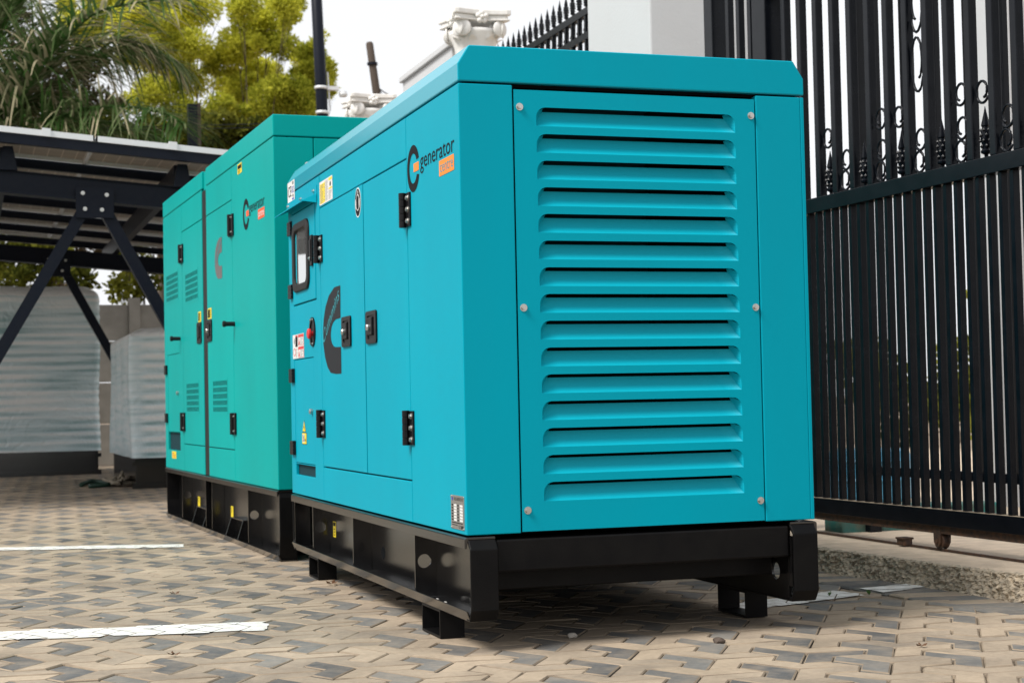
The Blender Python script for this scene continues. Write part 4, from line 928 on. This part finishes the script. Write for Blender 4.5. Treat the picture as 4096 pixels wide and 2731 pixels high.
# ------------------------------------------------------------------ film-wrapped crates on skids
def wrapped(name, x0, x1, y0, y1, zb_, zt_, seed, label, flatleft=False):
    T = thing(name, label, 'generator', ((x0+x1)/2,(y0+y1)/2,0), 0.0, 'film-wrapped generators under the carport')
    hx, hy = (x1-x0)/2, (y1-y0)/2; N = 96; g = MB(); per = []
    pr = rrect(-hx,hx,-hy,hy,0.07,5)
    dense = []
    for i in range(len(pr)):
        p, q = Vector(pr[i]), Vector(pr[(i+1)%len(pr)]); k = max(1, int((q-p).length/0.07))
        dense += [p+(q-p)*(j/k) for j in range(k)]
    K = 78; V = []; TN = []; r = random.Random(seed); nP = len(dense)
    for j in range(K+1):
        t = j/K; z = zb_+(zt_-zb_)*t
        sag = 0.5+0.5*sin(2*pi*z/0.092+0.5*sin(3*z+seed)); sh = 1.0
        edge = 0.0
        if t > 0.93: edge = (t-0.93)/0.07
        for p in dense:
            nz = noise.noise(Vector((p.x*2.5,p.y*2.5+seed,z*1.4)))
            rf = (0.15 if (flatleft and p.x < -hx+0.08) else 1.0); am = 0.007*rf*sag*(0.75+0.5*noise.noise(Vector((p.x*1.3,seed*3.1,z*2))))
            k = 1-edge*edge*0.05/hx-am/hx*0.5
            q = Vector((p.x*(1-(am+0.022*nz+0.13*edge**2)/hx), p.y*(1-(am+0.012*nz+0.13*edge**2)/hy)))
            V.append((q.x,q.y,z-0.05*edge*0+0.02*noise.noise(Vector((p.x*3,p.y*3,seed)))*(1 if t > 0.9 else 0)))
            TN.append((0.34+0.42*noise.noise(Vector((p.x*0.9+seed,p.y*0.9,z*2.2))))*1.2*rf*(1-sag)**1.5+(0.16 if rf < 1 else 0)+0.15*nz+(0.65 if t > 0.945 else 0.0)+(0.10 if t > 0.86 else 0)+0.07+0.18*max(0,noise.noise(Vector((p.x*1.5+4,p.y*1.5,z*3.0)))))  # ridge shading put into the tone: dark valleys, bright crests and top rim
    F = [(j*nP+i,j*nP+(i+1)%nP,(j+1)*nP+(i+1)%nP,(j+1)*nP+i) for j in range(K) for i in range(nP)]; F.append(tuple(range(K*nP,(K+1)*nP)))
    g.add(V, F); g.t = [max(0.0,t) for t in TN]; g.build('film_wrapped_body', WRAP, T, smooth=True, weld=False)
    g = MB(); g.box(-hx+0.03,hx-0.03,-hy+0.03,hy-0.03,0.0,zb_+0.02); g.box(-hx,hx,-hy+0.0,-hy+0.029,0.0,0.05); g.box(-hx,hx,-hy,-hy+0.029,zb_-0.07,zb_-0.03)
    for i in range(5): xx = -hx+0.06+(2*hx-0.12)*i/4; g.box(xx-0.02,xx+0.02,-hy+0.001,-hy+0.03,0.051,zb_-0.071)
    g.build('skid', STEEL, T)
    return T
wrapped('wrapped_generator', -2.60, 0.055, 14.08, 15.25, 0.26, 2.06, 3, 'large film-wrapped generator at far left under the carport')
wrapped('wrapped_generator', 0.045, 1.15, 10.43, 12.75, 0.27, 1.43, 8, 'smaller film-wrapped generator beside the farther green generator', flatleft=True)
g = MB(); g.tube([(-0.35,11.15,0.02),(-0.30,11.45,0.02),(-0.22,11.65,0.03),(-0.12,11.5,0.02),(-0.05,11.2,0.02),(-0.12,10.95,0.02),(-0.30,10.85,0.02)],0.022,8); solo('garden_hose', g, HOSEM, 'dark green hose loop on the ground by the wrapped generator', 'hose', smooth=True)
g = MB(); rr = random.Random(4); pts = []
for i in range(60): pts.append((-0.02+rr.gauss(0,0.07),10.95+rr.gauss(0,0.10),0.03+abs(rr.gauss(0,0.03))))
g.tube(pts,0.014,5); solo('frayed_rope', g, ROPEM, 'frayed pale rope bundle lying on the hose end', 'rope', smooth=True)

# ------------------------------------------------------------------ trees
def leaves(g, c, R, n, ln, wd_, r, tb):
    for _ in range(n):
        d = Vector((r.gauss(0,1),r.gauss(0,1),r.gauss(0,1))).normalized(); q = r.random()**0.45
        p = Vector((c.x+d.x*R[0]*q, c.y+d.y*R[1]*q, c.z+d.z*R[2]*q))
        a = (d*0.7+Vector((r.gauss(0,.6),r.gauss(0,.6),r.gauss(0.25,.6)))).normalized(); b = a.cross(Vector((r.gauss(0,1),r.gauss(0,1),r.gauss(0,1)))).normalized()
        l = ln*r.uniform(0.6,1.3); w_ = wd_*r.uniform(0.7,1.3)
        t = min(1,max(0,tb+r.gauss(0,0.22)))+0.001
        g.add([p-b*w_*0.5,p+a*l*0.5-b*w_*0.7,p+a*l,p+a*l*0.5+b*w_*0.7],[(0,1,2,3)],0,t)
def tree(name, label, base, puffs, m, ln, wd_, dens, seed, group, forks=True, trunk_r=0.085, twig=True):
    T = thing(name, label, 'tree', base, 0.0, group); r = random.Random(seed); g = MB(); gt = MB(); B = Vector(base); tw = MB()
    top = sum((p[0] for p in puffs), Vector())/len(puffs); mid = Vector((B.x*0.5+top.x*0.5, B.y*0.5+top.y*0.5, top.z*0.55))
    gt.tube([Vector((0,0,0)), (mid-B)*0.5+Vector((0.08,0,0)), mid-B], [trunk_r,trunk_r*0.85,trunk_r*0.7], 8)
    for c, R, tb in puffs:
        n = int(dens*R[0]*R[2]*3.0); leaves(g, c-B, R, n, ln, wd_, r, tb)
        for s_ in range(3):
            cc = c-B+Vector((r.gauss(0,R[0]*0.6),r.gauss(0,R[1]*0.6),r.gauss(0,R[2]*0.55))); k = r.uniform(0.35,0.6)
            leaves(g, cc, (R[0]*k,R[1]*k,R[2]*k), int(n*0.28), ln, wd_, r, tb+r.gauss(0,0.15))
        m0 = (mid-B)*r.uniform(0.7,1.0); e = c-B-Vector((0,0,R[2]*0.3)); md = (m0+e)*0.5+Vector((r.gauss(0,.15),r.gauss(0,.15),-0.15))
        gt.tube([m0,md,e],[trunk_r*0.20,trunk_r*0.13,trunk_r*0.05],5)
        for s_ in range(3):
            q = e+Vector((r.gauss(0,R[0]*0.6),r.gauss(0,R[1]*0.5),r.gauss(0.0,R[2]*0.6))); m2 = md+(e-md)*r.uniform(0.3,0.8); gt.tube([m2,(m2+q)*0.5+Vector((0,0,0.1)),q],[trunk_r*0.08,trunk_r*0.05,trunk_r*0.02],4)
    gt.build('trunk', BARK, T, smooth=True, weld=False); g.build('crown', m, T, weld=False)
    return T
def puff(x, y, r, D, tb, fl=0.85): k = r*1.7415*D/6588.5; return (at(x,y,D), (k,k,k*fl), tb)
G1 = 'feathery yellow-green trees'
r0 = random.Random(11)
pa = [(330,120,55),(395,60,62),(390,150,55),(440,105,46),(455,15,55),(350,215,48),(300,50,55),(250,10,60),(200,70,55),(440,190,42),(420,260,46),(500,150,30),(365,-40,60)]
tree('feathery_tree', 'yellow-green feathery tree behind the palm and carport roof', (1.9,25.5,0), [puff(x,y,r,29+r0.uniform(-1,1.5),r0.uniform(.45,.9)) for x,y,r in pa], LEAF_Y, 0.085, 0.022, 5600, 21, G1)
pb_ = [(560,15,42),(545,105,50),(592,85,42),(632,40,46),(648,105,38),(600,168,40),(556,205,42),(620,228,52),(676,212,46),(700,165,26),(640,-30,50),(520,190,34),(505,245,36),(560,272,40),(640,262,40),(655,10,36)]
tree('feathery_tree', 'tall yellow-green tree left of the dark round pole', (3.5,25.0,0), [puff(x,y,r,29+r0.uniform(-1,1.5),r0.uniform(.3,.85)) for x,y,r in pb_], LEAF_Y, 0.085, 0.022, 5800, 22, G1)
pc = [(718,130,34),(735,165,34),(745,205,28),(720,210,34),(700,120,22),(750,178,20),(705,245,34),(728,100,16)]
tree('feathery_tree', 'small yellow-green tree crown crossing behind the dark round pole', (4.8,25.5,0), [puff(x,y,r,30.5+r0.uniform(-.6,.6),r0.uniform(.4,.8)) for x,y,r in pc], LEAF_Y, 0.085, 0.022, 5400, 23, G1, trunk_r=0.09)
pd = [(480,300,42),(440,320,36),(520,330,34),(420,345,30),(560,320,34),(600,300,30),(460,360,36),(510,280,24),(390,300,40),(330,330,46),(260,320,50),(180,330,50),(100,320,50)]
tree('broadleaf_tree', 'olive shrub-like tree just above the carport roof edge', (2.2,22.8,0), [puff(x,y,r,25+r0.uniform(-.6,.6),r0.uniform(.1,.6)) for x,y,r in pd], LEAF_D, 0.12, 0.05, 1500, 24, 'olive trees behind the wall', trunk_r=0.10)
pe = [(20,575,38),(75,560,34),(130,590,34),(55,630,38),(0,640,36),(185,640,30),(110,650,30)]
tree('broadleaf_tree', 'olive bush seen under the carport above the large wrapped generator', (-0.6,22.4,0), [puff(x,y,r,24+r0.uniform(-.6,.6),r0.uniform(.1,.7)) for x,y,r in pe], LEAF_D, 0.12, 0.05, 1300, 25, 'olive trees behind the wall', trunk_r=0.09)
pf = [(285,600,26),(300,650,30),(330,660,28),(270,665,26),(345,610,22),(315,575,22)]
tree('broadleaf_tree', 'olive bush above the concrete wall between carport legs', (1.2,21.6,0), [puff(x,y,r,23+r0.uniform(-.5,.5),r0.uniform(.2,.8)) for x,y,r in pf], LEAF_D, 0.11, 0.05, 1300, 26, 'olive trees behind the wall', trunk_r=0.07)
ph = [(30,210,60),(110,260,60),(60,120,60),(160,200,50),(230,250,55),(20,40,50),(140,110,45),(10,290,50),(200,150,40),(60,540,50),(170,560,45),(250,570,40),(120,600,40)]  # added tree, coloured dark to stand in for shade inside the palm
tree('broadleaf_tree', 'dark brown-green tree added to fill the shaded gaps behind the palm fronds', (0.4,26.3,0), [puff(x,y,r,26+r0.uniform(-.6,.6),r0.uniform(.0,.4)) for x,y,r in ph], LEAF_B, 0.13, 0.04, 1100, 27, 'olive trees behind the wall', trunk_r=0.12)
# street-side shrubs beyond the gate
for i, (x, y, D, label) in enumerate(((2330,640,17,'green street shrub tops seen just above the gate rail at far right'),(2180,790,18,'green street shrub seen through the middle of the gate'),(2030,850,19,'green street shrub seen through the left part of the gate'))):
    ps = [puff(x+r0.uniform(-70,70), y+r0.uniform(-20,170), r0.uniform(40,62), D+r0.uniform(-.6,.6), r0.uniform(.2,.8)) for _ in range(7)]; c = at(x,y,D)
    tree('street_shrub', label, (c.x,c.y,0), ps, LEAF_D, 0.11, 0.05, 700, 40+i, 'street shrubs beyond the gate', trunk_r=0.05)
# palm
PB = at(-110,430,20.0)
PT = thing('coconut_palm', 'palm with drooping half-dry fronds above the carport roof', 'tree', (PB.x,PB.y,0))
g = MB(); g.tube([(0,0,0),(0.05,0,1.2),(0.0,0,2.4),(0,0,PB.z)],[0.20,0.15,0.14,0.17],12); g.build('trunk', BARK, PT, smooth=True)
def bez(P, n):
    out = []
    for i in range(n+1):
        t = i/n*(len(P)-1); k = min(int(t), len(P)-2); f_ = t-k
        p0, p1, p2, p3 = P[max(k-1,0)], P[k], P[k+1], P[min(k+2,len(P)-1)]
        out.append(0.5*((2*p1)+(p2-p0)*f_+(2*p0-5*p1+4*p2-p3)*f_*f_+(3*p1-p0-3*p2+p3)*f_**3))
    return out
def frond(P, seed, ln=0.95, dry=0.35, droop=0.55, n=120, start=0.10, wl=0.015):
    r = random.Random(seed); pts = bez(P, n); O = Vector((PB.x,PB.y,0)); g = MB()
    g.tube([p-O for p in pts], [0.030*(1-0.8*i/n)+0.004 for i in range(n+1)], 5, 1, tone=0.08)
    for i in range(int(n*start), n):
        t = i/n; p = pts[i]; tg = (pts[i+1]-pts[i-1]).normalized(); sd = tg.cross(Vector((0,0,1))); sd = sd.normalized() if sd.length > 0.05 else Vector((0,1,0)); un = sd.cross(tg)
        prof_ = min(1.0, 0.45+1.6*t)*(1.0-0.55*max(0,(t-0.55)/0.45))
        for s_ in (-1,1):
            l = ln*prof_*r.uniform(0.75,1.35); dv = (tg*r.uniform(0.35,0.95)+sd*s_*r.uniform(0.55,0.95)+un*r.uniform(-0.35,0.45)).normalized()
            q = p-O+Vector((0,0,0)); w_ = wl; ton = 0.02+(r.uniform(0.5,1.0) if r.random() < dry else r.uniform(0.0,0.28)); prev = None; k = 5; dr = droop*r.uniform(0.5,1.5); kink = r.randrange(2,5) if r.random() < dry*0.6 else 9
            wn = dv.cross(Vector((0,0,1))); wn = wn.normalized() if wn.length > 0.01 else sd
            for j in range(k+1):
                ww = w_*(1-(j/k)**2)+0.003
                cur = (q-wn*ww, q+wn*ww)
                if prev: g.add([prev[0],prev[1],cur[1],cur[0]],[(0,1,2,3)],0,min(1,ton*(0.8+0.4*j/k)))
                prev = cur; dv = (dv+Vector((0,0,-1))*(dr/k+(0.9 if j == kink else 0))).normalized(); q = q+dv*(l/k)
    fr = g.build('frond', [LEAF_P, LEAF_P], PT, weld=False); return fr
def F(L_, D0, D1): return [at(x,y,D0+(D1-D0)*i/(len(L_)-1)) for i, (x,y) in enumerate(L_)]
k_ = 0.2197
frond(F([(-105,425),(4,294),(55,215),(110,132),(165,75),(225,28),(320,6),(430,-8)],20,18.6), 1, 1.05, 0.32, 0.55)
frond(F([(-105,425),(40,330),(150,265),(220,248),(310,247),(375,260),(425,285)],20,18.4), 2, 1.05, 0.14, 0.5, start=0.25, wl=0.010)
frond(F([(-105,425),(-70,250),(-40,110),(-10,10),(30,-70)],20,19.2), 3, 1.55, 0.05, 0.30)
frond(F([(-105,425),(-60,280),(-20,150),(10,60),(70,-20)],20.2,20.2), 13, 1.35, 0.06, 0.35)
frond(F([(-105,425),(-50,330),(20,230),(60,150),(75,60),(70,-20)],20.4,21.4), 14, 1.2, 0.12, 0.6)
frond(F([(-105,425),(0,310),(120,200),(230,130),(330,110),(420,150)],20.6,21.8), 15, 1.05, 0.25, 0.9)
frond(F([(-105,425),(0,350),(110,300),(200,280),(300,290),(370,330)],20.5,20.5), 16, 1.0, 0.12, 0.5, wl=0.011)
frond(F([(-105,425),(-40,300),(20,200),(70,130),(150,80)],20.3,21.5), 4, 0.9, 0.15, 0.7)
frond(F([(-105,425),(-20,340),(60,290),(150,270),(230,300)],20,19.2), 5, 1.0, 0.18, 0.5, wl=0.011)
frond(F([(-105,425),(-60,330),(0,260),(60,235),(130,240),(190,270)],20.2,20.8), 6, 0.95, 0.25, 0.6)
frond(F([(-105,425),(-10,290),(90,180),(190,110),(280,90),(350,110)],20.3,21.2), 7, 0.9, 0.35, 0.8)
frond(F([(-105,425),(-150,260),(-170,120),(-160,0)],20,20), 8, 1.0, 0.2, 0.5)
frond(F([(-105,425),(-220,330),(-320,330),(-400,400)],20,20), 9, 0.9, 0.4, 0.8)

# ------------------------------------------------------------------ litter on the pavers
def pebble(x, y, s_, label, m=STONE):
    g = MB(); r = random.Random(int(x*1000)); bm = bmesh.new(); bmesh.ops.create_icosphere(bm, subdivisions=2, radius=1.0)
    for v in bm.verts: v.co *= 1+0.35*noise.noise(v.co*1.6+Vector((x*9,y*7,0))); v.co.z *= 0.6
    g.add([tuple(v.co*s_) for v in bm.verts], [[v.index for v in f.verts] for f in bm.faces]); bm.free()
    solo('pebble', g, m, label, 'pebble', loc=(x,y,s_*0.45))
pebble(0.373,0.160,0.015,'pale pebble in the shade in front of the near generator'); pebble(0.720,-0.130,0.017,'brown pebble on the sunlit pavers in front of the grille', WOOD)
def dryleaf(x, y, s_, label):
    g = MB(); r = random.Random(int(x*777)); a0 = r.uniform(0,6)
    for k in range(4):
        a = a0+k*1.4; d = Vector((cos(a),sin(a),0)); n_ = Vector((-sin(a),cos(a),0))
        g.poly([(0,0,0.002),tuple(d*s_*0.6+n_*s_*0.25+Vector((0,0,s_*0.35))),tuple(d*s_+Vector((0,0,s_*0.5))),tuple(d*s_*0.6-n_*s_*0.25+Vector((0,0,s_*0.15)))])
    solo('dry_leaf', g, DRYL, label, 'leaf', loc=(x,y,0.003))
dryleaf(-0.790,0.330,0.022,'curled brown leaf below the near bay line at left'); dryleaf(1.190,-0.455,0.020,'curled brown leaf on the pavers at lower right'); dryleaf(-0.60,1.90,0.022,'small brown leaf between the two bay lines')
dryleaf(0.02,1.95,0.03,'brown leaf scrap beside the near generator rear foot')
def weed(x, y, s_, label):
    g = MB(); r = random.Random(int(y*999))
    for k in range(14):
        a = r.uniform(0,6.28); d = Vector((cos(a)*r.uniform(.2,.8),sin(a)*r.uniform(.2,.8),r.uniform(0.5,1))).normalized(); n_ = Vector((-sin(a),cos(a),0)); L_ = s_*r.uniform(0.5,1)
        g.poly([(0,0,0),tuple(d*L_*0.6+n_*s_*0.12),tuple(d*L_),tuple(d*L_*0.6-n_*s_*0.12)])
    solo('weed', g, WEED, label, 'weed', loc=(x,y,0.002))
weed(1.545,0.700,0.022,'tiny green weed on the white line beside the generator foot'); weed(1.68,0.655,0.026,'small weed in the paver joint near the edging blocks')
